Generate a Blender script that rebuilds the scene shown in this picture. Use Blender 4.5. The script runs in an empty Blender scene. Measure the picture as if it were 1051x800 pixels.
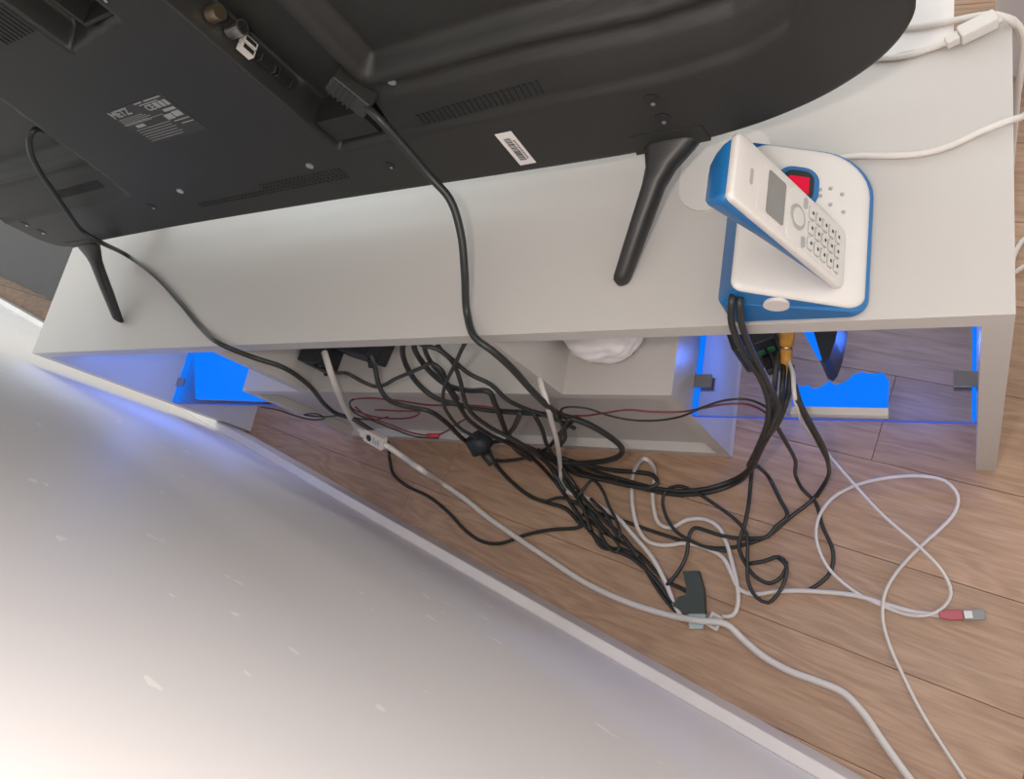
import bpy, bmesh, math, random
from mathutils import Matrix, Vector, noise
random.seed(7)
S = bpy.context.scene
COL = S.collection

# ------------------------------------------------------------------ camera
cam_d = bpy.data.cameras.new('camera')
cam_d.sensor_fit = 'HORIZONTAL'; cam_d.sensor_width = 36.0; cam_d.lens = 25.94
cam_d.clip_start = 0.005
cam = bpy.data.objects.new('camera', cam_d); COL.objects.link(cam)
cam.matrix_world = Matrix(((0.85000, -0.00562, 0.52675, 0.0),
                           (0.18000, 0.94286, -0.28038, 0.0),
                           (-0.49508, 0.33314, 0.80244, 1.01976),
                           (0, 0, 0, 1)))
S.camera = cam

# ------------------------------------------------------------------ light
world = bpy.data.worlds.new('room_light'); S.world = world
world.use_nodes = True
bg = world.node_tree.nodes['Background']
bg.inputs[0].default_value = (1.0, 0.985, 0.965, 1); bg.inputs[1].default_value = 1.14

def point_light(name, loc, energy, col, radius):
    d = bpy.data.lights.new(name, 'POINT'); d.energy = energy; d.color = col; d.shadow_soft_size = radius
    o = bpy.data.objects.new(name, d); COL.objects.link(o); o.location = loc
    return o
def area_light(name, loc, target, energy, col, sx, sy):
    d = bpy.data.lights.new(name, 'AREA'); d.energy = energy; d.color = col
    d.shape = 'RECTANGLE'; d.size = sx; d.size_y = sy
    o = bpy.data.objects.new(name, d); COL.objects.link(o); o.location = loc
    o.rotation_euler = (Vector(target) - Vector(loc)).to_track_quat('-Z', 'Y').to_euler()
    return o
# the phone's own flash, a hand's width from its lens, and daylight from the far left of the room
point_light('camera_flash', (-0.060, 0.015, 1.08), 6.6, (1.0, 0.89, 0.81), 0.02)
area_light('window_daylight', (-2.9, 2.4, 1.7), (-2.1, 0.4, 0.5), 33.0, (0.78, 0.95, 0.97), 1.2, 1.4)

S.view_settings.view_transform = 'Standard'
S.view_settings.look = 'None'
S.view_settings.gamma = 1.0
S.view_settings.use_curve_mapping = False
S.view_settings.exposure = 0.0

# ------------------------------------------------------------------ materials
MATS = {}
def nodes(name):
    m = bpy.data.materials.new(name); m.use_nodes = True
    nt = m.node_tree; b = nt.nodes['Principled BSDF']
    MATS[name] = m
    return m, nt, b
def plain(name, col, rough=0.5, metal=0.0, var=0.06, scale=30.0, bump=0.0, bscale=200.0, spec=0.5):
    m, nt, b = nodes(name)
    tc = nt.nodes.new('ShaderNodeTexCoord')
    n = nt.nodes.new('ShaderNodeTexNoise'); n.inputs['Scale'].default_value = scale; n.inputs['Detail'].default_value = 3
    nt.links.new(tc.outputs['Object'], n.inputs['Vector'])
    r = nt.nodes.new('ShaderNodeValToRGB')
    r.color_ramp.elements[0].position = 0.3; r.color_ramp.elements[1].position = 0.7
    r.color_ramp.elements[0].color = tuple(c * (1 - var) for c in col) + (1,)
    r.color_ramp.elements[1].color = tuple(min(1, c * (1 + var)) for c in col) + (1,)
    nt.links.new(n.outputs['Fac'], r.inputs['Fac']); nt.links.new(r.outputs['Color'], b.inputs['Base Color'])
    b.inputs['Roughness'].default_value = rough; b.inputs['Metallic'].default_value = metal
    b.inputs['Specular IOR Level'].default_value = spec
    if bump:
        n2 = nt.nodes.new('ShaderNodeTexNoise'); n2.inputs['Scale'].default_value = bscale
        nt.links.new(tc.outputs['Object'], n2.inputs['Vector'])
        bp = nt.nodes.new('ShaderNodeBump'); bp.inputs['Strength'].default_value = bump; bp.inputs['Distance'].default_value = 0.001
        nt.links.new(n2.outputs['Fac'], bp.inputs['Height']); nt.links.new(bp.outputs['Normal'], b.inputs['Normal'])
    return m
def emitter(name, col, strength, base=(0.1, 0.1, 0.1), var=0.0, scale=20):
    m, nt, b = nodes(name)
    b.inputs['Base Color'].default_value = base + (1,)
    b.inputs['Emission Color'].default_value = col + (1,)
    b.inputs['Emission Strength'].default_value = strength
    b.inputs['Roughness'].default_value = 0.8; b.inputs['Specular IOR Level'].default_value = 0.1
    return m
plain('white_laminate', (0.525, 0.50, 0.475), 0.34, var=0.02, scale=6)
plain('white_edge', (0.63, 0.60, 0.57), 0.4, var=0.02, scale=9)
plain('white_trim', (0.74, 0.70, 0.68), 0.45, var=0.05, scale=14)
plain('tv_plastic', (0.018, 0.018, 0.0165), 0.52, var=0.10, scale=12, bump=0.25, bscale=900)
plain('tv_dark', (0.012, 0.012, 0.012), 0.55)
plain('tv_panel', (0.027, 0.028, 0.025), 0.36, var=0.08, scale=5)
plain('screen_black', (0.006, 0.006, 0.008), 0.08)
plain('foot_plastic', (0.022, 0.021, 0.021), 0.42)
plain('label_print', (0.33, 0.34, 0.34), 0.6)
plain('label_dark', (0.04, 0.04, 0.038), 0.6)
plain('sticker_white', (0.75, 0.72, 0.70), 0.6)
plain('ink', (0.03, 0.03, 0.03), 0.6)
plain('socket_white', (0.62, 0.58, 0.54), 0.4)
plain('metal_gold', (0.70, 0.55, 0.38), 0.3, 1.0)
plain('metal_steel', (0.62, 0.62, 0.60), 0.3, 1.0)
plain('cable_black', (0.022, 0.024, 0.023), 0.42, var=0.15)
plain('cable_white', (0.66, 0.62, 0.58), 0.45, var=0.03)
plain('wire_red', (0.17, 0.035, 0.045), 0.45)
plain('red_plastic', (0.62, 0.05, 0.06), 0.4)
plain('red_boot', (0.45, 0.09, 0.11), 0.45)
plain('grey_plug', (0.035, 0.048, 0.045), 0.5)
plain('pale_plug', (0.42, 0.55, 0.53), 0.4)
plain('phone_white', (0.66, 0.63, 0.60), 0.28, var=0.02)
plain('phone_blue', (0.012, 0.135, 0.36), 0.35, var=0.05)
plain('phone_grey', (0.36, 0.36, 0.36), 0.45)
plain('phone_lcd', (0.22, 0.225, 0.215), 0.25)
plain('key_face', (0.62, 0.60, 0.56), 0.4)
plain('yellow_plastic', (0.66, 0.33, 0.05), 0.45, var=0.12, scale=120)
plain('green_plastic', (0.02, 0.16, 0.05), 0.5)
plain('modem_black', (0.014, 0.018, 0.026), 0.4)
plain('adapter_black', (0.018, 0.023, 0.03), 0.5)
plain('bag_white', (0.74, 0.71, 0.71), 0.32, var=0.04, scale=40, bump=0.5, bscale=60)
plain('dark_furniture', (0.020, 0.020, 0.020), 0.5, var=0.15)
plain('clip_metal', (0.34, 0.34, 0.36), 0.35, 0.8)
emitter('blue_glow', (0.0, 0.19, 1.0), 1.0, (0.004, 0.006, 0.01))  # blue light on the glass shelves, put in as emission
emitter('blue_glow_streak', (0.0, 0.19, 1.0), 1.0, (0.004, 0.006, 0.01))  # blue light on glass side edges and router flank, put in as emission
emitter('edge_glow_blue', (0.03, 0.10, 0.75), 0.6, (0.05, 0.07, 0.15))  # blue light in the glass back edges, put in as emission
emitter('led_red', (0.78, 0.008, 0.045), 0.9, (0.02, 0.004, 0.006))

def glass_mat():
    m = bpy.data.materials.new('clear_glass'); m.use_nodes = True; MATS['clear_glass'] = m
    nt = m.node_tree; nt.nodes.remove(nt.nodes['Principled BSDF'])
    out = nt.nodes['Material Output']
    tr = nt.nodes.new('ShaderNodeBsdfTransparent'); tr.inputs[0].default_value = (0.90, 0.93, 0.97, 1)
    gl = nt.nodes.new('ShaderNodeBsdfGlossy'); gl.inputs['Roughness'].default_value = 0.28
    fr = nt.nodes.new('ShaderNodeFresnel'); fr.inputs[0].default_value = 1.45
    mx = nt.nodes.new('ShaderNodeMixShader')
    nt.links.new(fr.outputs[0], mx.inputs[0]); nt.links.new(tr.outputs[0], mx.inputs[1]); nt.links.new(gl.outputs[0], mx.inputs[2])
    nt.links.new(mx.outputs[0], out.inputs['Surface'])
glass_mat()

def wall_mat():
    m, nt, b = nodes('painted_wall')
    tc = nt.nodes.new('ShaderNodeTexCoord')
    n = nt.nodes.new('ShaderNodeTexNoise'); n.inputs['Scale'].default_value = 5; n.inputs['Detail'].default_value = 5
    nt.links.new(tc.outputs['Object'], n.inputs['Vector'])
    r = nt.nodes.new('ShaderNodeValToRGB')
    r.color_ramp.elements[0].color = (0.80, 0.775, 0.77, 1); r.color_ramp.elements[1].color = (0.87, 0.845, 0.84, 1)
    nt.links.new(n.outputs['Fac'], r.inputs['Fac'])
    # chips of bright filler where the paint was scraped
    mp = nt.nodes.new('ShaderNodeMapping'); mp.inputs['Scale'].default_value = (22, 22, 44)
    mp.inputs['Rotation'].default_value = (0, 0.25, 0)
    nt.links.new(tc.outputs['Object'], mp.inputs['Vector'])
    n3 = nt.nodes.new('ShaderNodeTexNoise'); n3.inputs['Scale'].default_value = 1.3
    nt.links.new(mp.outputs['Vector'], n3.inputs['Vector'])
    mixv = nt.nodes.new('ShaderNodeMix'); mixv.data_type = 'RGBA'; mixv.blend_type = 'LINEAR_LIGHT'; mixv.inputs[0].default_value = 0.5
    nt.links.new(mp.outputs['Vector'], mixv.inputs[6]); nt.links.new(n3.outputs['Color'], mixv.inputs[7])
    vo = nt.nodes.new('ShaderNodeTexVoronoi'); vo.inputs['Scale'].default_value = 1.0
    nt.links.new(mixv.outputs[2], vo.inputs['Vector'])
    sep = nt.nodes.new('ShaderNodeSeparateColor'); nt.links.new(vo.outputs['Color'], sep.inputs[0])
    thr = nt.nodes.new('ShaderNodeMath'); thr.operation = 'MULTIPLY_ADD'
    thr.inputs[1].default_value = 0.55; thr.inputs[2].default_value = -0.34
    nt.links.new(sep.outputs[0], thr.inputs[0])
    lt = nt.nodes.new('ShaderNodeMath'); lt.operation = 'LESS_THAN'
    nt.links.new(vo.outputs['Distance'], lt.inputs[0]); nt.links.new(thr.outputs[0], lt.inputs[1])
    mx = nt.nodes.new('ShaderNodeMix'); mx.data_type = 'RGBA'
    nt.links.new(lt.outputs[0], mx.inputs[0]); nt.links.new(r.outputs['Color'], mx.inputs[6])
    mx.inputs[7].default_value = (0.97, 0.95, 0.92, 1)
    nt.links.new(mx.outputs[2], b.inputs['Base Color'])
    b.inputs['Roughness'].default_value = 0.55
    bp = nt.nodes.new('ShaderNodeBump'); bp.inputs['Strength'].default_value = 0.05; bp.inputs['Distance'].default_value = 0.002
    n2 = nt.nodes.new('ShaderNodeTexNoise'); n2.inputs['Scale'].default_value = 90
    nt.links.new(tc.outputs['Object'], n2.inputs['Vector']); nt.links.new(n2.outputs['Fac'], bp.inputs['Height'])
    nt.links.new(bp.outputs['Normal'], b.inputs['Normal'])
wall_mat()

def wood_mat(name):
    m, nt, b = nodes(name)
    tc = nt.nodes.new('ShaderNodeTexCoord'); oi = nt.nodes.new('ShaderNodeObjectInfo')
    mul = nt.nodes.new('ShaderNodeVectorMath'); mul.operation = 'SCALE'; mul.inputs[0].default_value = (7.3, 3.1, 5.7)
    nt.links.new(oi.outputs['Random'], mul.inputs['Scale'])
    addv = nt.nodes.new('ShaderNodeVectorMath'); addv.operation = 'ADD'
    nt.links.new(tc.outputs['Object'], addv.inputs[0]); nt.links.new(mul.outputs[0], addv.inputs[1])
    mp = nt.nodes.new('ShaderNodeMapping'); mp.inputs['Scale'].default_value = (2.6, 15, 15)
    nt.links.new(addv.outputs[0], mp.inputs['Vector'])
    n = nt.nodes.new('ShaderNodeTexNoise'); n.inputs['Scale'].default_value = 1.2; n.inputs['Detail'].default_value = 2; n.inputs['Distortion'].default_value = 0.6
    nt.links.new(mp.outputs['Vector'], n.inputs['Vector'])
    w = nt.nodes.new('ShaderNodeMath'); w.operation = 'MULTIPLY'; w.inputs[1].default_value = 55
    nt.links.new(n.outputs['Fac'], w.inputs[0])
    sn = nt.nodes.new('ShaderNodeMath'); sn.operation = 'SINE'; nt.links.new(w.outputs[0], sn.inputs[0])
    mp2 = nt.nodes.new('ShaderNodeMapping'); mp2.inputs['Scale'].default_value = (22, 330, 60)
    nt.links.new(addv.outputs[0], mp2.inputs['Vector'])
    n2 = nt.nodes.new('ShaderNodeTexNoise'); n2.inputs['Scale'].default_value = 1; n2.inputs['Detail'].default_value = 4
    nt.links.new(mp2.outputs['Vector'], n2.inputs['Vector'])
    a = nt.nodes.new('ShaderNodeMath'); a.operation = 'MULTIPLY_ADD'; a.inputs[1].default_value = 0.13
    nt.links.new(sn.outputs[0], a.inputs[0]); nt.links.new(n2.outputs['Fac'], a.inputs[2])
    r = nt.nodes.new('ShaderNodeValToRGB')
    r.color_ramp.elements[0].position = 0.25; r.color_ramp.elements[1].position = 0.8
    r.color_ramp.elements[0].color = (0.345, 0.207, 0.130, 1); r.color_ramp.elements[1].color = (0.49, 0.318, 0.206, 1)
    nt.links.new(a.outputs[0], r.inputs['Fac'])
    hv = nt.nodes.new('ShaderNodeHueSaturation')
    vr = nt.nodes.new('ShaderNodeMath'); vr.operation = 'MULTIPLY_ADD'; vr.inputs[1].default_value = 0.22; vr.inputs[2].default_value = 0.89
    nt.links.new(oi.outputs['Random'], vr.inputs[0]); nt.links.new(vr.outputs[0], hv.inputs['Value'])
    nt.links.new(r.outputs['Color'], hv.inputs['Color']); nt.links.new(hv.outputs['Color'], b.inputs['Base Color'])
    b.inputs['Roughness'].default_value = 0.42
    bp = nt.nodes.new('ShaderNodeBump'); bp.inputs['Strength'].default_value = 0.12; bp.inputs['Distance'].default_value = 0.001
    nt.links.new(a.outputs[0], bp.inputs['Height']); nt.links.new(bp.outputs['Normal'], b.inputs['Normal'])
wood_mat('oak_laminate')
plain('joint_dark', (0.24, 0.145, 0.095), 0.7)

# ------------------------------------------------------------------ helpers
def tag(o, label=None, cat=None, group=None, kind=None):
    if label: o['label'] = label
    if cat: o['category'] = cat
    if group: o['group'] = group
    if kind: o['kind'] = kind
    return o
def empty(name, loc, label, cat, group=None):
    o = bpy.data.objects.new(name, None); COL.objects.link(o); o.location = loc; o.empty_display_size = 0.02
    return tag(o, label, cat, group)
def wloc(o):
    v = Vector(o.location)
    if o.parent: v = v + wloc(o.parent) if not o.get('_w') else v
    return v
def link(name, me, mat, parent=None, smooth=False):
    """Mesh data is in world coordinates; a child keeps it there."""
    o = bpy.data.objects.new(name, me); COL.objects.link(o)
    for k in (mat if isinstance(mat, (list, tuple)) else [mat]): me.materials.append(MATS[k])
    if smooth:
        for p in me.polygons: p.use_smooth = True
    if parent is not None:
        o.parent = parent
        root = parent
        while root.parent is not None: root = root.parent
        if parent is root: o.matrix_parent_inverse = Matrix.Translation(-Vector(root.location))
    return o
def bobj(name, bm, mat, parent=None, smooth=False, bevel=0.0, seg=2):
    if bevel:
        bmesh.ops.bevel(bm, geom=[e for e in bm.edges if len(e.link_faces) == 2 and e.calc_face_angle(0) > 0.5], offset=bevel, segments=seg, profile=0.5, affect='EDGES')
    bmesh.ops.recalc_face_normals(bm, faces=bm.faces)
    me = bpy.data.meshes.new(name); bm.to_mesh(me); bm.free()
    return link(name, me, mat, parent, smooth)
def cube(bm, x0, x1, y0, y1, z0, z1, M=None):
    v = [bm.verts.new((x, y, z)) for x in (x0, x1) for y in (y0, y1) for z in (z0, z1)]
    for f in ((0, 1, 3, 2), (4, 6, 7, 5), (0, 4, 5, 1), (2, 3, 7, 6), (0, 2, 6, 4), (1, 5, 7, 3)):
        bm.faces.new([v[i] for i in f])
    if M is not None: bmesh.ops.transform(bm, matrix=M, verts=v)
    return v
def box(name, x0, x1, y0, y1, z0, z1, mat, parent=None, bevel=0.001, M=None, seg=2, smooth=False):
    bm = bmesh.new(); cube(bm, x0, x1, y0, y1, z0, z1, M)
    return bobj(name, bm, mat, parent, smooth, bevel, seg)
def prism(bm, pts, z0, z1, M=None):
    """closed outline pts (x, y) raised from z0 to z1 (numbers or functions of x, y)"""
    f0 = z0 if callable(z0) else (lambda x, y: z0); f1 = z1 if callable(z1) else (lambda x, y: z1)
    a = [bm.verts.new((x, y, f0(x, y))) for x, y in pts]; b = [bm.verts.new((x, y, f1(x, y))) for x, y in pts]
    n = len(pts)
    bm.faces.new(a[::-1]); bm.faces.new(b)
    for i in range(n): bm.faces.new((a[i], a[(i + 1) % n], b[(i + 1) % n], b[i]))
    if M is not None: bmesh.ops.transform(bm, matrix=M, verts=a + b)
def loft(bm, rings, close=True, cap=True, M=None):
    R = [[bm.verts.new(p) for p in r] for r in rings]
    n = len(R[0])
    for a, b in zip(R, R[1:]):
        for i in range(n if close else n - 1):
            bm.faces.new((a[i], a[(i + 1) % n], b[(i + 1) % n], b[i]))
    if cap: bm.faces.new(R[0][::-1]); bm.faces.new(R[-1])
    if M is not None: bmesh.ops.transform(bm, matrix=M, verts=[v for r in R for v in r])
def rrect(x0, x1, y0, y1, r, n=6):
    out = []
    rr = r if isinstance(r, (list, tuple)) else [r] * 4
    for (cx, cy, a, q) in ((x1 - rr[0], y0 + rr[0], -90, rr[0]), (x1 - rr[1], y1 - rr[1], 0, rr[1]), (x0 + rr[2], y1 - rr[2], 90, rr[2]), (x0 + rr[3], y0 + rr[3], 180, rr[3])):
        for i in range(n + 1):
            t = math.radians(a + 90 * i / n); out.append((cx + q * math.cos(t), cy + q * math.sin(t)))
    return out
def cyl(bm, p0, p1, r0, r1=None, n=16):
    r1 = r0 if r1 is None else r1
    p0 = Vector(p0); p1 = Vector(p1); d = (p1 - p0).normalized()
    u = d.orthogonal().normalized(); w = d.cross(u)
    rings = [[p + (u * math.cos(2 * math.pi * i / n) + w * math.sin(2 * math.pi * i / n)) * r for i in range(n)] for p, r in ((p0, r0), (p1, r1))]
    loft(bm, rings)
def spline(P, step=0.006):
    P = [Vector(p) for p in P]
    if len(P) < 3: return P
    Q = [2 * P[0] - P[1]] + P + [2 * P[-1] - P[-2]]
    out = []
    for i in range(1, len(Q) - 2):
        p0, p1, p2, p3 = Q[i - 1], Q[i], Q[i + 1], Q[i + 2]
        k = max(2, min(14, int((p2 - p1).length / step)))
        d1 = max((p1 - p0).length, 1e-5) ** .5; d2 = max((p2 - p1).length, 1e-5) ** .5; d3 = max((p3 - p2).length, 1e-5) ** .5
        m1 = (p2 - p1) / d2 - (p2 - p0) / (d1 + d2) + (p1 - p0) / d1
        m2 = (p3 - p2) / d3 - (p3 - p1) / (d2 + d3) + (p2 - p1) / d2
        m1 = m1 * d2; m2 = m2 * d2
        for j in range(k):
            t = j / k; t2 = t * t; t3 = t2 * t
            out.append((2 * t3 - 3 * t2 + 1) * p1 + (t3 - 2 * t2 + t) * m1 + (-2 * t3 + 3 * t2) * p2 + (t3 - t2) * m2)
    out.append(P[-1])
    return out
def tube(bm, P, r, n=8):
    t = (P[1] - P[0]).normalized(); u = t.orthogonal().normalized()
    rings = []
    for i, p in enumerate(P):
        a = P[max(0, i - 1)]; b = P[min(len(P) - 1, i + 1)]
        tt = (b - a)
        tt = tt.normalized() if tt.length > 1e-7 else t
        q = t.rotation_difference(tt); u = q @ u; u = (u - tt * u.dot(tt)).normalized(); t = tt
        w = t.cross(u)
        rings.append([p + (u * math.cos(2 * math.pi * k / n) + w * math.sin(2 * math.pi * k / n)) * r for k in range(n)])
    loft(bm, rings)
def cut(x, xs, ys):
    if x <= xs[0]: return ys[0]
    for i in range(1, len(xs)):
        if x <= xs[i]: return ys[i - 1] + (ys[i] - ys[i - 1]) * (x - xs[i - 1]) / (xs[i] - xs[i - 1])
    return ys[-1]
def sm(t):
    t = max(0.0, min(1.0, t)); return t * t * (3 - 2 * t)
def text_mesh(body, size, M):
    cu = bpy.data.curves.new('lettering', 'FONT'); cu.body = body; cu.size = size; cu.extrude = 0.0001; cu.offset = size * 0.03; cu.resolution_u = 3
    o = bpy.data.objects.new('lettering', cu); COL.objects.link(o)
    dg = bpy.context.evaluated_depsgraph_get()
    me = bpy.data.meshes.new_from_object(o.evaluated_get(dg)); me.transform(M)
    bpy.data.objects.remove(o); bpy.data.curves.remove(cu)
    return me

# ------------------------------------------------------------------ setting: floor, wall, baseboard
WK, WB = -0.2981, -0.1385           # baseboard face: y = WK x + WB
UL = math.hypot(1, WK)
UX, UY = 1 / UL, WK / UL            # along the wall
NX, NY = -WK / UL, 1 / UL           # into the room
WM = Matrix(((UX, NX, 0, 0), (UY, NY, 0, WB), (0, 0, 1, 0), (0, 0, 0, 1)))   # wall frame: x along, y into room
PANG = math.radians(-12.2)
fl = box('floor', -4.2, 1.6, -1.2, 4.0, -0.03, -0.011, 'joint_dark', None, 0, Matrix.Rotation(PANG, 4, 'Z'))
tag(fl, kind='structure')
PW, PL = 0.1180, 0.92
def plank_mesh(w, l):
    bm = bmesh.new(); cube(bm, 0, l - 0.0005, 0, w - 0.0005, -0.011, 0)
    bmesh.ops.bevel(bm, geom=[e for e in bm.edges if all(abs(v.co.z) < 1e-6 for v in e.verts)], offset=0.0004, segments=1, affect='EDGES')
    me = bpy.data.meshes.new('plank'); bm.to_mesh(me); bm.free(); me.materials.append(MATS['oak_laminate'])
    return me
pm = plank_mesh(PW, PL)
cs, sn_ = math.cos(PANG), math.sin(PANG)
for j in range(-11, 13):
    off = {0: 0.127, 1: 0.06}.get(j, random.uniform(0, PL))
    for i in range(-5, 2):
        lx = i * PL + off; ly = -0.0010 + j * PW
        # leave out boards wholly behind the wall
        pts = [(lx + a, ly + b) for a in (0, PL) for b in (0, PW)]
        wp = [(cs * a - sn_ * b, sn_ * a + cs * b) for a, b in pts]
        if max(y - (WK * x + WB) for x, y in wp) < -0.02 or lx > 1.3: continue
        o = bpy.data.objects.new('plank', pm); COL.objects.link(o); o.parent = fl
        o.location = (cs * lx - sn_ * ly, sn_ * lx + cs * ly, 0.0); o.rotation_euler = (0, 0, PANG)
BT = 0.016
wl = box('wall_back', -4.2, 1.6, -BT - 0.10, -BT, -0.03, 2.5, 'painted_wall', None, 0, WM)
tag(wl, kind='structure')
bb = box('baseboard_back', -4.2, 1.6, -BT, 0.0, 0.0, 0.075, 'white_trim', None, 0.0025, WM)
tag(bb, kind='structure')

# ------------------------------------------------------------------ cabinet
XL, XR, YB, YF, ZT = -1.3265, 0.0273, 0.2573, 0.515, 0.450
BR, BL, ZB, D0, D1, T = -0.283, -1.0128, 0.2673, -0.8687, -0.4301, 0.020
cab = empty('tv_cabinet', ((XL + XR) / 2, YB, 0), 'long low white television cabinet with open back and glass side shelves', 'cabinet')
box('top_panel', XL, XR, YB, YF, ZT - 0.019, ZT, 'white_laminate', cab, 0.001)
box('side_panel', XL, XL + T, YB, YF, 0, ZT - 0.0192, 'white_laminate', cab, 0.001)
box('side_panel', XR - T, XR, YB, YF, 0, ZT - 0.0192, 'white_laminate', cab, 0.001)
box('box_top', BL, BR, YB, YF - 0.02, ZB - 0.016, ZB, 'white_laminate', cab, 0.0008)
box('box_bottom', BL, BR, YB, YF - 0.02, 0.0, 0.018, 'white_edge', cab, 0.0008)
box('box_side', BL, BL + 0.018, YB, YF - 0.02, 0.0182, ZB - 0.0162, 'white_laminate', cab, 0.0008)
box('box_side', BR - 0.018, BR, YB, YF - 0.02, 0.0182, ZB - 0.0162, 'white_laminate', cab, 0.0008)
box('box_back', BL + 0.0182, BR - 0.0182, YB + 0.014, YB + 0.018, 0.0182, ZB - 0.0162, 'white_laminate', cab, 0)
for x0, x1 in ((BL + 0.001, (BL + BR) / 2 - 0.001), ((BL + BR) / 2 + 0.001, BR - 0.001)):
    box('drawer_front', x0, x1, YF - 0.0198, YF - 0.002, 0.004, ZB - 0.001, 'white_laminate', cab, 0.001)
box('divider', D0 - 0.009, D0 + 0.009, YB, YF - 0.02, ZB + 0.0002, ZT - 0.0192, 'white_laminate', cab, 0.0008)
box('divider', D1 - 0.009, D1 + 0.009, YB, YF - 0.02, ZB + 0.0002, ZT - 0.0192, 'white_laminate', cab, 0.0008)
GZ = 0.186
for x0, x1 in ((XL + T + 0.0005, BL - 0.0005), (BR + 0.0005, XR - T - 0.0005)):
    g = box('glass_shelf', x0, x1, YB + 0.001, YF - 0.02, GZ, GZ + 0.008, 'clear_glass', cab, 0)
    g['label'] = 'clear glass shelf'
    box('glass_edge_glow', x0, x1, YB, YB + 0.0009, GZ + 0.001, GZ + 0.0045, 'edge_glow_blue', cab, 0)  # emissive strip stands in for light showing in the back edge
bm = bmesh.new(); prism(bm, rrect(-0.2315, -0.150, 0.371, 0.452, 0.028), ZT, ZT + 0.0028)
bobj('cable_hole_cover', bm, 'white_edge', cab, bevel=0.0004)

# ---- glass-edge clip lights, and blue glow added as emissive shapes
def led_clip(x, y, s, label):
    r = empty('glass_clip_light', (x, y, GZ), label, 'light', 'glass edge clip lights')
    box('clip_body', x - 0.002 if s > 0 else x - 0.020, x + 0.020 if s > 0 else x + 0.002, y - 0.008, y + 0.008, GZ + 0.0082, GZ + 0.0125, 'clip_metal', r, 0.001)
    box('clip_jaw', x - 0.002 if s > 0 else x - 0.020, x + 0.020 if s > 0 else x + 0.002, y - 0.008, y + 0.008, GZ - 0.0045, GZ - 0.0002, 'clip_metal', r, 0.001)
    e = box('edge_glow_strip', x if s > 0 else x - 0.004, x + 0.004 if s > 0 else x, YB + 0.003, YB + 0.13, GZ + 0.0002, GZ + 0.0088, 'blue_glow_streak', r, 0)  # clip light running along the glass edge, built as an emissive strip
    e['label'] = 'bright blue glow strip along the glass edge'
    return r
led_clip(XL + T + 0.001, 0.298, 1, 'metal clip with blue light on the glass shelf at the left cabinet side')
led_clip(BR + 0.001, 0.300, 1, 'metal clip with blue light on the glass shelf against the drawer box')
led_clip(XR - T - 0.001, 0.302, -1, 'metal clip with blue light on the glass shelf at the right cabinet side')
def blob_slab(bm, pts, z0, z1): prism(bm, pts, z0, z1)
r = empty('blue_glow_slab', (-1.14, 0.31, GZ + 0.008), 'blue glow on the left glass shelf, added as a slab', 'light', 'added blue glow slabs')
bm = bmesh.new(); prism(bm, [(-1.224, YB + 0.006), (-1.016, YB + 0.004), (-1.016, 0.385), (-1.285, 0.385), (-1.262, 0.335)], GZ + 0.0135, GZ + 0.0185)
bobj('glow_slab', bm, 'blue_glow', r, bevel=0.0008)  # added emissive slab in the outline of the blue glow
bm = bmesh.new(); prism(bm, [(-1.226, YB + 0.0065), (-1.015, YB + 0.005), (-1.015, 0.387), (-1.287, 0.387), (-1.265, 0.335)], GZ + 0.0082, GZ + 0.0133)
bobj('glow_backing', bm, 'phone_white', r, bevel=0.0005)  # made-up backing under the glow
r = empty('blue_glow_slab', (-0.12, 0.28, GZ + 0.008), 'white strip with an added slab of blue glow on the right glass shelf', 'light', 'added blue glow slabs')
box('housing', -0.1685, -0.0715, YB + 0.0015, YB + 0.010, GZ + 0.0082, GZ + 0.018, 'white_edge', r, 0.0008)
top = [(-0.0725, YB + 0.0105), (-0.0725, 0.300), (-0.078, 0.308), (-0.090, 0.307), (-0.098, 0.309), (-0.106, 0.307), (-0.112, 0.300), (-0.118, 0.296), (-0.124, 0.294), (-0.131, 0.299), (-0.137, 0.293), (-0.145, 0.289), (-0.152, 0.294), (-0.160, 0.292), (-0.1675, 0.296), (-0.1675, YB + 0.0105)]
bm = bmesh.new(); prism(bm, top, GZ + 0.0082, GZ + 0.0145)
bobj('glow_slab', bm, 'blue_glow', r, bevel=0.0006)  # ragged outline of the glow, added as an emissive slab
# unseen lamps added in mid-air to spread blue light through the compartments
point_light('blue_fill', (-1.170, 0.33, GZ + 0.12), 0.52, (0.05, 0.20, 1.0), 0.01)
point_light('blue_fill', (-1.170, 0.32, 0.10), 0.13, (0.05, 0.20, 1.0), 0.01)
point_light('blue_fill', (-0.215, 0.36, 0.13), 0.30, (0.05, 0.20, 1.0), 0.01)
point_light('blue_fill', (-0.060, 0.37, 0.13), 0.32, (0.05, 0.20, 1.0), 0.01)

# ------------------------------------------------------------------ television
tv = empty('television', (-0.63, 0.43, 0.51), 'large black flat television seen from behind with vents and ports', 'television')
OX = [-1.2250, -1.2235, -1.220, -1.214, -1.205, -1.190, -1.130, -0.91, -0.64, -0.214, -0.166, -0.129, -0.091, -0.060, -0.0445, -0.035, -0.0305, -0.0300]
OZ = [0.600, 0.565, 0.545, 0.528, 0.518, 0.5130, 0.5135, 0.515, 0.511, 0.502, 0.5075, 0.5165, 0.5315, 0.5515, 0.567, 0.582, 0.595, 0.610]
ZTOP = 1.21
_o = spline([(x, 0, z) for x, z in zip(OX, OZ)], 0.004)
_t = sorted({round(p.x, 5): p.z for p in _o if -1.225 <= p.x <= -0.03}.items())
OX = [p[0] for p in _t]; OZ = [p[1] for p in _t]
def zmin(x): return cut(x, OX, OZ)
def stp(v, at, w): return sm((v - at) / w + 0.5)
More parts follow.
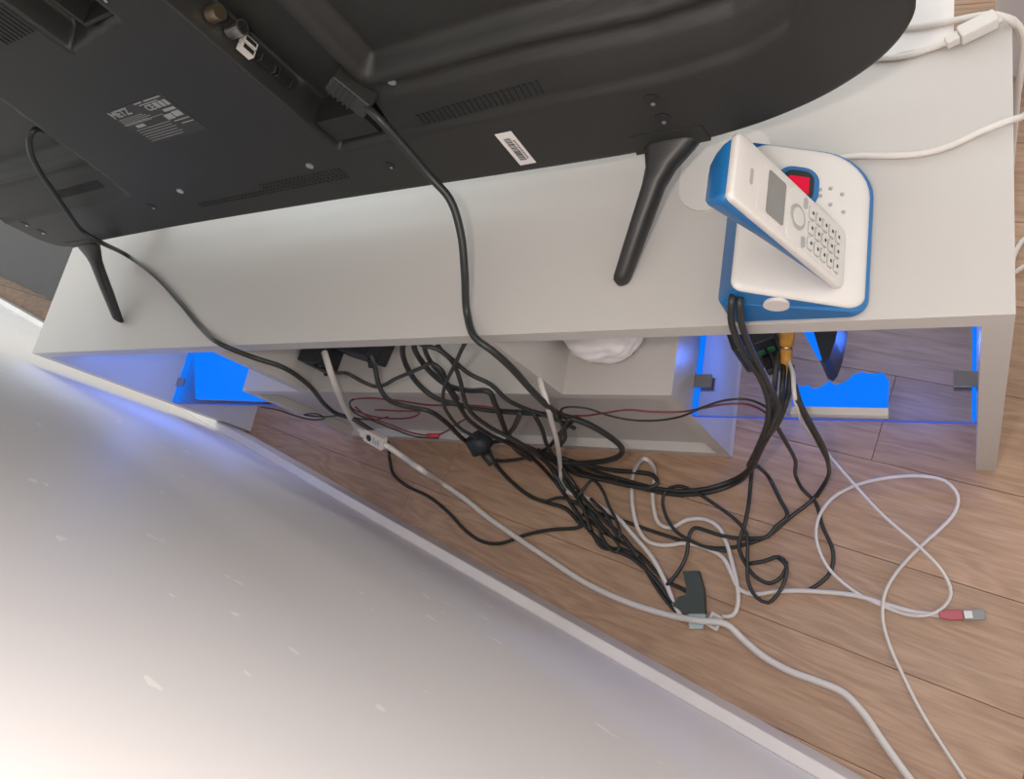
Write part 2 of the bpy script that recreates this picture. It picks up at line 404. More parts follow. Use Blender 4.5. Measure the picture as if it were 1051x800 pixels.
def tvY(x, z):
    zr1 = cut(x, [-1.2, -0.47, -0.30, -0.20, -0.14, -0.105, -0.07, -0.03], [0.598, 0.589, 0.588, 0.586, 0.592, 0.607, 0.645, 0.76])
    zr2 = zr1 + cut(x, [-0.3, -0.105, -0.05], [0.056, 0.045, 0.03])
    d = 0.005 * stp(z, zr1, 0.007) + 0.010 * sm((z - zr1) / max(zr2 - zr1, .01)) + 0.005 * stp(z, zr2 - 0.016, 0.006) - 0.004 * (stp(z, zr2 - 0.006, 0.006) - stp(z, zr2 + 0.010, 0.010)) + 0.016 * stp(z, zr2 + 0.006, 0.012)
    xl = cut(z, [0.5, 0.585, 0.77, 1.0], [-0.912, -0.908, -0.868, -0.860])
    h = stp(x, xl, 0.016) * (1 - stp(x, -0.543, 0.004))
    d *= (1 - h)
    ch = stp(x, -0.541, 0.004) * (1 - stp(x, -0.468, 0.004)) * stp(z, 0.592, 0.005)
    d = d * (1 - ch) + 0.034 * ch
    rim = stp(x, -0.470, 0.004) * (1 - stp(x, -0.455, 0.010)) * stp(z, 0.61, 0.02)
    d = d * (1 - rim) + min(d, 0.016) * rim
    no = stp(x, -0.694, 0.004) * (1 - stp(x, -0.606, 0.004)) * stp(z, 0.786 + 0.10 * (x + 0.694), 0.006) * (1 - stp(z, 0.86, 0.006))
    d = d * (1 - no) + 0.028 * no
    e = z - zmin(x); ex = min(x + 1.225, -0.03 - x)
    if e < 0.006: d = max(d, 0.0035 * (1 - e / 0.006) ** 2)
    if ex < 0.006: d = max(d, 0.0035 * (1 - ex / 0.006) ** 2)
    return 0.405 + d
xs = set([round(-1.225 + 1.195 * i / 230, 4) for i in range(231)] + OX)
for c in (-0.543, -0.541, -0.468, -0.694, -0.606): xs.update(round(c + k, 5) for k in (-0.002, -0.001, 0, 0.001, 0.002))
xs = sorted(xs)
NR = 150
rows = [(i / 120) * 0.60 for i in range(121)] + [0.60 + 0.40 * i / 20 for i in range(1, 21)]
verts = []; faces = []
nz = len(rows)
for x in xs:
    z0 = zmin(x)
    for s in rows:
        z = z0 + (ZTOP - z0) * s
        verts.append((x, tvY(x, z), z))
for i in range(len(xs) - 1):
    for j in range(nz - 1):
        a = i * nz + j; faces.append((a, a + nz, a + nz + 1, a + 1))
# skirt to the front frame
loop = [i * nz for i in range(len(xs))] + [(len(xs) - 1) * nz + j for j in range(1, nz)] + [i * nz + nz - 1 for i in range(len(xs) - 2, -1, -1)] + [j for j in range(nz - 2, 0, -1)]
base = len(verts)
for k in loop: x, y, z = verts[k]; verts.append((x, 0.452, z))
n = len(loop)
for k in range(n): faces.append((loop[k], base + k, base + (k + 1) % n, loop[(k + 1) % n]))
me = bpy.data.meshes.new('back_shell'); me.from_pydata(verts, [], faces); me.update()
bm = bmesh.new(); bm.from_mesh(me); bmesh.ops.recalc_face_normals(bm, faces=bm.faces); bm.to_mesh(me); bm.free()
shell = link('back_shell', me, 'tv_plastic', tv, True)
mdf = None
out = [(x, zmin(x)) for x in xs] + [(-0.03, ZTOP), (-1.225, ZTOP)]
MY = Matrix(((1, 0, 0, 0), (0, 0, 1, 0), (0, 1, 0, 0), (0, 0, 0, 1)))
bm = bmesh.new(); prism(bm, out, 0.4522, 0.464, MY); bobj('front_frame', bm, 'tv_dark', tv)
box('screen', -1.213, -0.042, 0.4642, 0.4655, 0.545 + 0.07, ZTOP - 0.012, 'screen_black', tv, 0)
def on_tv(x0, x1, z0, z1, mat, name, t=0.0006, parent=tv, y=None, bevel=0):
    y = tvY((x0 + x1) / 2, (z0 + z1) / 2) if y is None else y
    return box(name, x0, x1, y - t, y + 0.0002, z0, z1, mat, parent, bevel)
# ventilation slots
def slots(name, spec, mat='tv_dark'):
    bm = bmesh.new()
    for (xc, zc, w, h) in spec:
        y = tvY(xc, zc)
        cube(bm, xc - w / 2, xc + w / 2, y - 0.0008, y + 0.004, zc - h / 2, zc + h / 2, Matrix.Translation((xc, y, zc)) @ Matrix.Rotation(-math.atan((tvY(xc, zc + h * .4) - tvY(xc, zc - h * .4)) / (h * .8)), 4, 'X') @ Matrix.Translation((-xc, -y, -zc)))
    o = bobj(name, bm, mat, tv); tag(o, kind='stuff'); return o
slots('vent_slots', [(-0.432 + i * 0.0058, 0.5975 + 0.0002 * i, 0.0030, 0.013) for i in range(23)])
slots('vent_slots', [(-1.035 + i * 0.0058, 0.6155, 0.0030, 0.012) for i in range(18)])
slots('vent_slots', [(-0.752 + i * 0.0066, 0.828, 0.0032, 0.034) for i in range(9)])
slots('speaker_holes', [(-0.815 + i * 0.0062, 0.548 + k * 0.0050, 0.0022, 0.0022) for i in range(41) for k in range(4) if not (i < 20 and k > 1)])
for (x, z, r_) in ((-0.505, 0.553, 0.0055), (-1.183, 0.585, 0.0065), (-1.181, 0.562, 0.0065), (-0.896, 0.566, 0.006), (-0.218, 0.567, 0.0070), (-0.217, 0.543, 0.0070), (-0.595, 0.812, 0.006)):
    bm = bmesh.new(); y = tvY(x, z); cyl(bm, (x, y - 0.0006, z), (x, y + 0.004, z), r_)
    h = bobj('screw_hole', bm, 'tv_dark', tv)
    bm = bmesh.new(); cyl(bm, (x, y - 0.001, z - r_ * .6), (x, y + 0.002, z - r_ * .6), r_ * 0.28, n=8); bobj('screw', bm, 'metal_steel', h)
for (x, z) in ((-0.813, 0.582), (-0.596, 0.577), (-0.4385, 0.637), (-0.62, 0.838)):
    bm = bmesh.new(); y = tvY(x, z); cyl(bm, (x, y - 0.0012, z), (x, y + 0.002, z), 0.0042, 0.0046); bobj('screw', bm, 'metal_steel', tv)
# wall-mount recess lip
box('recess_lip', -0.655, -0.612, 0.411, 0.436, 0.793, 0.7965, 'tv_plastic', tv, 0.0008)
box('recess_lip', -0.655, -0.6515, 0.411, 0.436, 0.797, 0.83, 'tv_plastic', tv, 0.0008)
# rating label
lab = on_tv(-0.7555, -0.6600, 0.6600, 0.7135, 'label_dark', 'rating_label', 0.0003)
yl = 0.4044
me = text_mesh('METZ', 0.0125, Matrix.Translation((-0.7535, yl, 0.7035)) @ Matrix.Rotation(math.pi / 2, 4, 'X')); link('lettering', me, 'label_print', lab)
me = text_mesh('CE', 0.0105, Matrix.Translation((-0.6985, yl, 0.7000)) @ Matrix.Rotation(math.pi / 2, 4, 'X')); link('lettering', me, 'label_print', lab)
bm = bmesh.new()
def pr(x0, x1, z0, z1): cube(bm, x0, x1, yl - 0.0001, yl + 0.0002, z0, z1)
pr(-0.706, -0.694, .7115, .7130); pr(-0.690, -0.664, .7115, .7130); pr(-0.702, -0.672, .7085, .7095)
pr(-0.684, -0.6775, .7000, .7075); pr(-0.6755, -0.670, .7000, .7075); pr(-0.668, -0.663, .7000, .7075)
pr(-0.682, -0.664, .6935, .6970); pr(-0.690, -0.678, .6835, .6905); pr(-0.676, -0.664, .6845, .6915); pr(-0.686, -0.662, .6795, .6805); pr(-0.680, -0.662, .6745, .6755)
pr(-0.741, -0.727, .6845, .6885)
for k in range(5): pr(-0.752, -0.712 + 0.004 * (k % 3), .6995 - k * .0022, .7000 - k * .0022)
for k in range(6): pr(-0.748, -0.690 - 0.003 * (k % 2), .6815 - k * .0035, .6820 - k * .0035)
pr(-0.755, -0.688, .6920, .6924)
o = bobj('label_lines', bm, 'label_print', lab); tag(o, kind='stuff')
# barcode sticker
stk = on_tv(-0.3690, -0.3515, 0.5170, 0.5655, 'sticker_white', 'barcode_sticker', 0.0004)
bm = bmesh.new()
z = 0.524
while z < 0.558:
    w = random.choice((0.0005, 0.0009, 0.0014)); cube(bm, -0.3645, -0.3575, 0.40445, 0.4049, z, z + w); z += w + random.choice((0.0006, 0.001))
z = 0.526
for k in range(11): cube(bm, -0.3562, -0.3546, 0.40445, 0.4049, z, z + 0.0016); z += 0.0026
o = bobj('barcode_print', bm, 'ink', stk); tag(o, kind='stuff')
# connectors in the port channel
xw = -0.541                      # they stick out of the channel's left wall
bm = bmesh.new(); cyl(bm, (xw, 0.423, 0.7535), (xw + 0.012, 0.423, 0.7535), 0.0068, n=18); bobj('antenna_socket', bm, 'metal_gold', tv)
bm = bmesh.new(); cyl(bm, (xw, 0.424, 0.7335), (xw + 0.016, 0.424, 0.7335), 0.0066, n=18); so = bobj('coaxial_socket', bm, 'metal_steel', tv)
bm = bmesh.new(); cyl(bm, (xw + 0.0158, 0.424, 0.7335), (xw + 0.0164, 0.424, 0.7335), 0.0050, n=16); bobj('socket_core', bm, 'tv_dark', so)
for y in (0.4175, 0.4255):
    so = box('usb_socket', xw, xw + 0.007, y - 0.0032, y + 0.0032, 0.7100, 0.7240, 'socket_white', tv, 0.0004)
    box('socket_core', xw + 0.0066, xw + 0.0074, y - 0.0016, y + 0.0022, 0.7115, 0.7225, 'tv_dark', so, 0)
for zc in (0.6945, 0.6745):
    so = box('hdmi_socket', xw, xw + 0.005, 0.4185, 0.4265, zc - 0.0075, zc + 0.0075, 'tv_dark', tv, 0.0006)
    for q in (-0.008, 0.008):
        box('socket_rim', xw, xw + 0.0058, 0.419, 0.426, zc + q - 0.0007, zc + q + 0.0007, 'metal_steel', so, 0)
box('power_socket', -0.540, -0.484, 0.410, 0.440, 0.596, 0.626, 'tv_dark', tv, 0.002)
# feet: each a rear and a front blade under a widened mount
def foot(hx, tx, s, label=None):
    cx = hx
    bm = bmesh.new()
    prism(bm, [(hx - 0.032, 0.528), (hx - 0.034, zmin(hx - 0.034) + 0.001), (hx + 0.034, zmin(hx + 0.034) + 0.001), (hx + 0.032, 0.526)], 0.4043, 0.4075, MY)
    bobj('foot_cover', bm, 'tv_plastic', tv, bevel=0.0003)
    for q in (-1, 1):
        y0 = 0.413 if q < 0 else 0.448
        yt = 0.303 if q < 0 else 0.505
        path = [(hx + (tx - hx) * f_ + g_ * s, y0 + (yt - y0) * f_, 0.511 + (0.4568 - 0.511) * f_, w_) for f_, g_, w_ in ((0.0, 0.004, 0.029), (0.10, 0.003, 0.023), (0.22, 0.001, 0.0135), (0.34, 0, 0.0098), (0.6, 0, 0.0086), (0.97, 0, 0.0074), (1.0, 0, 0.0060), (1.02, 0, 0.003))]
        rings = []
        for (x, y, z, w) in path:
            t = 0.0095 if z > 0.46 else (0.0075 if z > 0.4565 else 0.004)
            ring = []
            for k in range(12):
                a = 2 * math.pi * k / 12
                ring.append((x + w * math.copysign(abs(math.cos(a)) ** .7, math.cos(a)), y, max(0.4505, z + t * math.copysign(abs(math.sin(a)) ** .7, math.sin(a)))))
            rings.append(ring)
        bm = bmesh.new(); loft(bm, rings); o = bobj('foot', bm, 'foot_plastic', tv, True); o['label'] = 'slanted black foot blade'
foot(-0.221, -0.274, 1)
foot(-1.146, -1.089, -1)

# ------------------------------------------------------------------ telephone
ph = empty('cordless_telephone', (-0.118, 0.32, ZT), 'white and blue cordless telephone base with red display on the cabinet top', 'telephone')
PX0, PX1, PY0, PY1 = -0.1730, -0.0660, 0.2585, 0.3960
def ztop(x, y): return 0.4570 + 0.050 * max(0.0, min(1.0, (-0.068 - x) / 0.085)) ** 0.85
foot_out = rrect(PX0, PX1, PY0, PY1, [0.014, 0.034, 0.022, 0.010], 8)
white_out = rrect(-0.1565, PX1 - 0.0022, PY0 + 0.0022, PY1 - 0.003, [0.013, 0.033, 0.020, 0.008], 8)
def shrink(pts, d):
    cx = sum(p[0] for p in pts) / len(pts); cy = sum(p[1] for p in pts) / len(pts)
    return [(cx + (x - cx) * (1 - d / 0.055), cy + (y - cy) * (1 - d / 0.068)) for x, y in pts]
bm = bmesh.new()
loft(bm, [[(x, y, ZT + 0.0006) for x, y in shrink(foot_out, 0.004)], [(x, y, ZT + 0.004) for x, y in foot_out], [(x, y, max(ZT + 0.0045, ztop(x, y) - 0.002 - 0.022 * sm((-0.150 - x) / 0.02))) for x, y in foot_out], [(x, y, ztop(x, y) - 0.0005) for x, y in white_out]])
bobj('lower_shell', bm, 'phone_blue', ph)
bm = bmesh.new()
rings = []
for d, dz in ((0.0, -0.003), (0.0, 0.0018), (0.0018, 0.0035), (0.006, 0.0044), (0.016, 0.0050), (0.034, 0.0050), (0.050, 0.0050)):
    rings.append([(x, y, ztop(x, y) + dz) for x, y in shrink(white_out, d)])
loft(bm, rings); bobj('upper_shell', bm, 'phone_white', ph, True)
def tz(x, y): return ztop(x, y) + 0.005
def slope_M(x, y):
    sl = (ztop(x + .004, y) - ztop(x - .004, y)) / 0.008
    return Matrix.Translation((x, y, tz(x, y))) @ Matrix.Rotation(-math.atan(sl), 4, 'Y')
M = slope_M(-0.1165, 0.3555)
bm = bmesh.new(); prism(bm, rrect(-0.0165, 0.0165, -0.0175, 0.0175, 0.0125), -0.002, 0.0022, M); bobj('display_surround', bm, 'phone_blue', ph, bevel=0.001)
bm = bmesh.new(); prism(bm, rrect(-0.0120, 0.0120, -0.0135, 0.0135, 0.008), 0.0, 0.0030, M); dw = bobj('display_window', bm, 'tv_dark', ph, bevel=0.0005)
bm = bmesh.new(); prism(bm, rrect(-0.0080, 0.0080, -0.0075, 0.0075, 0.001), 0.0, 0.0034, M)
o = bobj('red_display', bm, 'led_red', dw); o['label'] = 'glowing red digit display'
for (x, y) in ((-0.1010, 0.356), (-0.1005, 0.3505), (-0.0940, 0.3585), (-0.0860, 0.3550), (-0.0935, 0.3440), (-0.0845, 0.3395)):
    M = slope_M(x, y); bm = bmesh.new(); prism(bm, rrect(-0.0014, 0.0014, -0.0014, 0.0014, 0.0009, 3), -0.001, 0.0006, M); bobj('key_mark', bm, 'phone_grey', ph)
bm = bmesh.new(); cyl(bm, (-0.1275, 0.2580, 0.4815), (-0.1275, 0.2620, 0.4815), 0.0098, n=24); bobj('logo_dot', bm, 'phone_white', ph)
# handset: face plane through (-0.081, y, 0.475) and (-0.128, y, 0.617)
hs = empty('telephone_handset', (-0.081, 0.296, 0.474), 'white cordless handset with blue back standing in the telephone base', 'telephone')
A = Vector((-0.047, 0, 0.142)).normalized(); Wv = Vector((0, 1, 0)); Nn = Wv.cross(A).normalized()
if Nn.x < 0: Nn = -Nn
H0 = Vector((-0.081, 0.296, 0.475))
HM = Matrix.Translation(H0) @ Matrix(((Wv.x, A.x, Nn.x, 0), (Wv.y, A.y, Nn.y, 0), (Wv.z, A.z, Nn.z, 0), (0, 0, 0, 1)))   # local: x width, y length, z out of face
fo = rrect(-0.025, 0.025, 0.0, 0.150, [0.008, 0.005, 0.005, 0.008], 6)
def sh2(pts, d): return [(x * (1 - d / 0.025), 0.075 + (y - 0.075) * (1 - d / 0.075)) for x, y in pts]
bm = bmesh.new()
loft(bm, [[(x, y, z) for x, y in sh2(fo, d)] for d, z in ((0.0006, -0.0056), (0, -0.0052), (0, -0.0012), (0.0004, -0.0004), (0.0014, 0.0), (0.012, 0.0002))], M=HM)
bobj('front_shell', bm, 'phone_white', hs, True)
bm = bmesh.new()
def hb(y): return 0.007 + 0.022 * sm((y - 0.03) / 0.11) - 0.004 * sm((y - 0.14) / 0.012)
loft(bm, [[(x, y, -0.0050 - hb(y) * q) for x, y in sh2(fo, d)] for d, q in ((0.0008, 0.0), (0.0022, 0.30), (0.0050, 0.55), (0.0090, 0.76), (0.0135, 0.90), (0.0175, 0.97), (0.0210, 1.0))], M=HM)
bobj('back_shell', bm, 'phone_blue', hs, True)
def hs_part(name, x0, x1, y0, y1, t, mat, r=0.001, parent=hs, z0=0.0):
    bm = bmesh.new(); prism(bm, rrect(x0, x1, y0, y1, r, 4), z0 - 0.0008, z0 + t, HM); return bobj(name, bm, mat, parent)
hs_part('earpiece', -0.006, 0.006, 0.130, 0.1335, 0.0005, 'phone_grey', 0.0015)
hs_part('screen_surround', -0.019, 0.019, 0.0875, 0.1235, 0.0004, 'phone_white', 0.004)
hs_part('screen', -0.0165, 0.0165, 0.0905, 0.1125, 0.0009, 'phone_lcd', 0.002)
hs_part('keypad', -0.0205, 0.0205, 0.010, 0.0855, 0.0006, 'phone_white', 0.006)
bm = bmesh.new(); prism(bm, [(0.0095 * math.cos(t * .3141), 0.073 + 0.0095 * math.sin(t * .3141)) for t in range(20)], 0, 0.0014, HM); bobj('navigation_ring', bm, 'phone_grey', hs)
bm = bmesh.new(); prism(bm, [(0.0068 * math.cos(t * .3141), 0.073 + 0.0068 * math.sin(t * .3141)) for t in range(20)], 0, 0.0020, HM); bobj('navigation_key', bm, 'key_face', hs)
for x in (-0.0155, 0.0155):
    hs_part('side_key', x - 0.0040, x + 0.0040, 0.062, 0.0665, 0.0016, 'phone_grey', 0.0016)
for rrow in range(5):
    for cc in range(3):
        x = (cc - 1) * 0.0122; y = 0.0545 - rrow * 0.0098
        hs_part('key_shadow', x - 0.0052, x + 0.0052, y - 0.0040, y + 0.0040, 0.0009, 'phone_grey', 0.002)
        kk = hs_part('key', x - 0.0045, x + 0.0045, y - 0.0028, y + 0.0033, 0.0020, 'key_face', 0.0016)
        hs_part('key_mark', x - 0.0012, x + 0.0012, y - 0.0009, y + 0.0012, 0.0023, 'ink', 0.0004, kk)

# ------------------------------------------------------------------ things in the compartments
def RZ(x, y, deg): return Matrix.Translation((x, y, 0)) @ Matrix.Rotation(math.radians(deg), 4, 'Z')
ad = empty('power_adapter', (-0.825, 0.32, ZB), 'small black adapter block at the left end of the middle compartment', 'adapter')
Ma = RZ(-0.832, 0.290, -8)
box('body', -0.022, 0.024, 0.0, 0.070, ZB + 0.0004, 0.310, 'adapter_black', ad, 0.002, Ma)
box('seam', -0.0224, 0.0244, -0.0003, 0.0703, 0.2885, 0.2897, 'modem_black', ad, 0, Ma)
bm = bmesh.new(); cyl(bm, (-0.818, 0.2885, 0.287), (-0.809, 0.277, 0.287), 0.0042, 0.003); bobj('strain_relief', bm, 'cable_black', ad)
ad = empty('power_adapter', (-0.745, 0.32, ZB), 'long black adapter lying under the cabinet top beside the small block', 'adapter')
Ma = RZ(-0.754, 0.304, -14)
box('body', -0.040, 0.042, 0.0, 0.060, ZB + 0.0004, 0.312, 'adapter_black', ad, 0.0025, Ma)
box('seam', -0.0404, 0.0424, -0.0003, 0.0603, 0.2895, 0.2907, 'modem_black', ad, 0, Ma)
bm = bmesh.new(); cyl(bm, (-0.716, 0.297, 0.300), (-0.709, 0.283, 0.303), 0.0050, 0.0036); bobj('strain_relief', bm, 'cable_black', ad)
# crumpled bag
bm = bmesh.new(); bmesh.ops.create_icosphere(bm, subdivisions=5, radius=1.0)
for v in bm.verts:
    c = v.co.copy(); a = math.atan2(c.y, c.x)
    k = 1 + 0.10 * noise.noise(c * 1.7) + 0.13 * abs(noise.noise(Vector((math.hypot(c.x, c.y) * 6, c.z * 5, a * 0.8)))) + 0.04 * noise.noise(c * 9)
    v.co = Vector((-0.363 + c.x * 0.050 * k, 0.335 + c.y * 0.046 * k, ZB + 0.034 + max(-0.0335, c.z * 0.038 * k)))
bag = bobj('plastic_bag', bm, 'bag_white', None, True)
tag(bag, 'crumpled white plastic bag on the drawer box behind the grey divider', 'bag')
# modem and its twin shell on the right glass shelf
GT = GZ + 0.0082
md = empty('modem', (-0.19, 0.34, GT), 'black modem with green sockets standing on the right glass shelf', 'modem')
Mm = RZ(-0.190, 0.322, 22)
bm = bmesh.new(); prism(bm, rrect(-0.034, 0.016, 0.0, 0.105, 0.006), GT + 0.0002, 0.262, Mm); bobj('body', bm, 'modem_black', md, bevel=0.0015)
for k in range(3):
    box('green_socket', -0.022 + k * 0.011, -0.014 + k * 0.011, -0.0016, 0.001, 0.232, 0.243, 'green_plastic', md, 0.0006, Mm)
for k in range(2):
    box('black_plug', -0.0105 + k * 0.0125, -0.0015 + k * 0.0125, -0.020, -0.0005, 0.2125, 0.2265, 'cable_black', md, 0.002, Mm)
yp = empty('yellow_plug', (-0.172, 0.31, 0.24), 'yellow plug with a pale collar pushed into the modem', 'plug')
bm = bmesh.new(); cyl(bm, (-0.1655, 0.345, 0.262), (-0.1685, 0.322, 0.247), 0.0085, 0.0075, 10); bobj('plug_head', bm, 'yellow_plastic', yp, True)
bm = bmesh.new(); cyl(bm, (-0.1685, 0.322, 0.247), (-0.1688, 0.3195, 0.2455), 0.0058, 0.0058, 12); bobj('collar', bm, 'metal_steel', yp, True)
bm = bmesh.new(); cyl(bm, (-0.1688, 0.3195, 0.2455), (-0.1700, 0.2975, 0.231), 0.0066, 0.0058, 12); bobj('grip', bm, 'yellow_plastic', yp, True)
rt = empty('router', (-0.13, 0.33, GT), 'dark curved router shell with a blue lit flank behind the yellow plug', 'router')
bm = bmesh.new()
prof = [(-0.150, 0.342), (-0.139, 0.318), (-0.1335, 0.304), (-0.128, 0.300), (-0.1235, 0.306), (-0.119, 0.325), (-0.116, 0.350), (-0.116, 0.40), (-0.150, 0.40)]
prism(bm, prof, GT + 0.0002, 0.252); bobj('body', bm, 'modem_black', rt, bevel=0.0015)
bm = bmesh.new(); prism(bm, [(-0.160, 0.352), (-0.146, 0.352), (-0.1305, 0.3022), (-0.1345, 0.3035), (-0.142, 0.318)], 0.2523, 0.2535)  # blue light falling on the flank, put in as an emissive plate
o = bobj('flank_glow', bm, 'blue_glow_streak', rt); o['label'] = 'blue light on the side, added as a glowing strip'

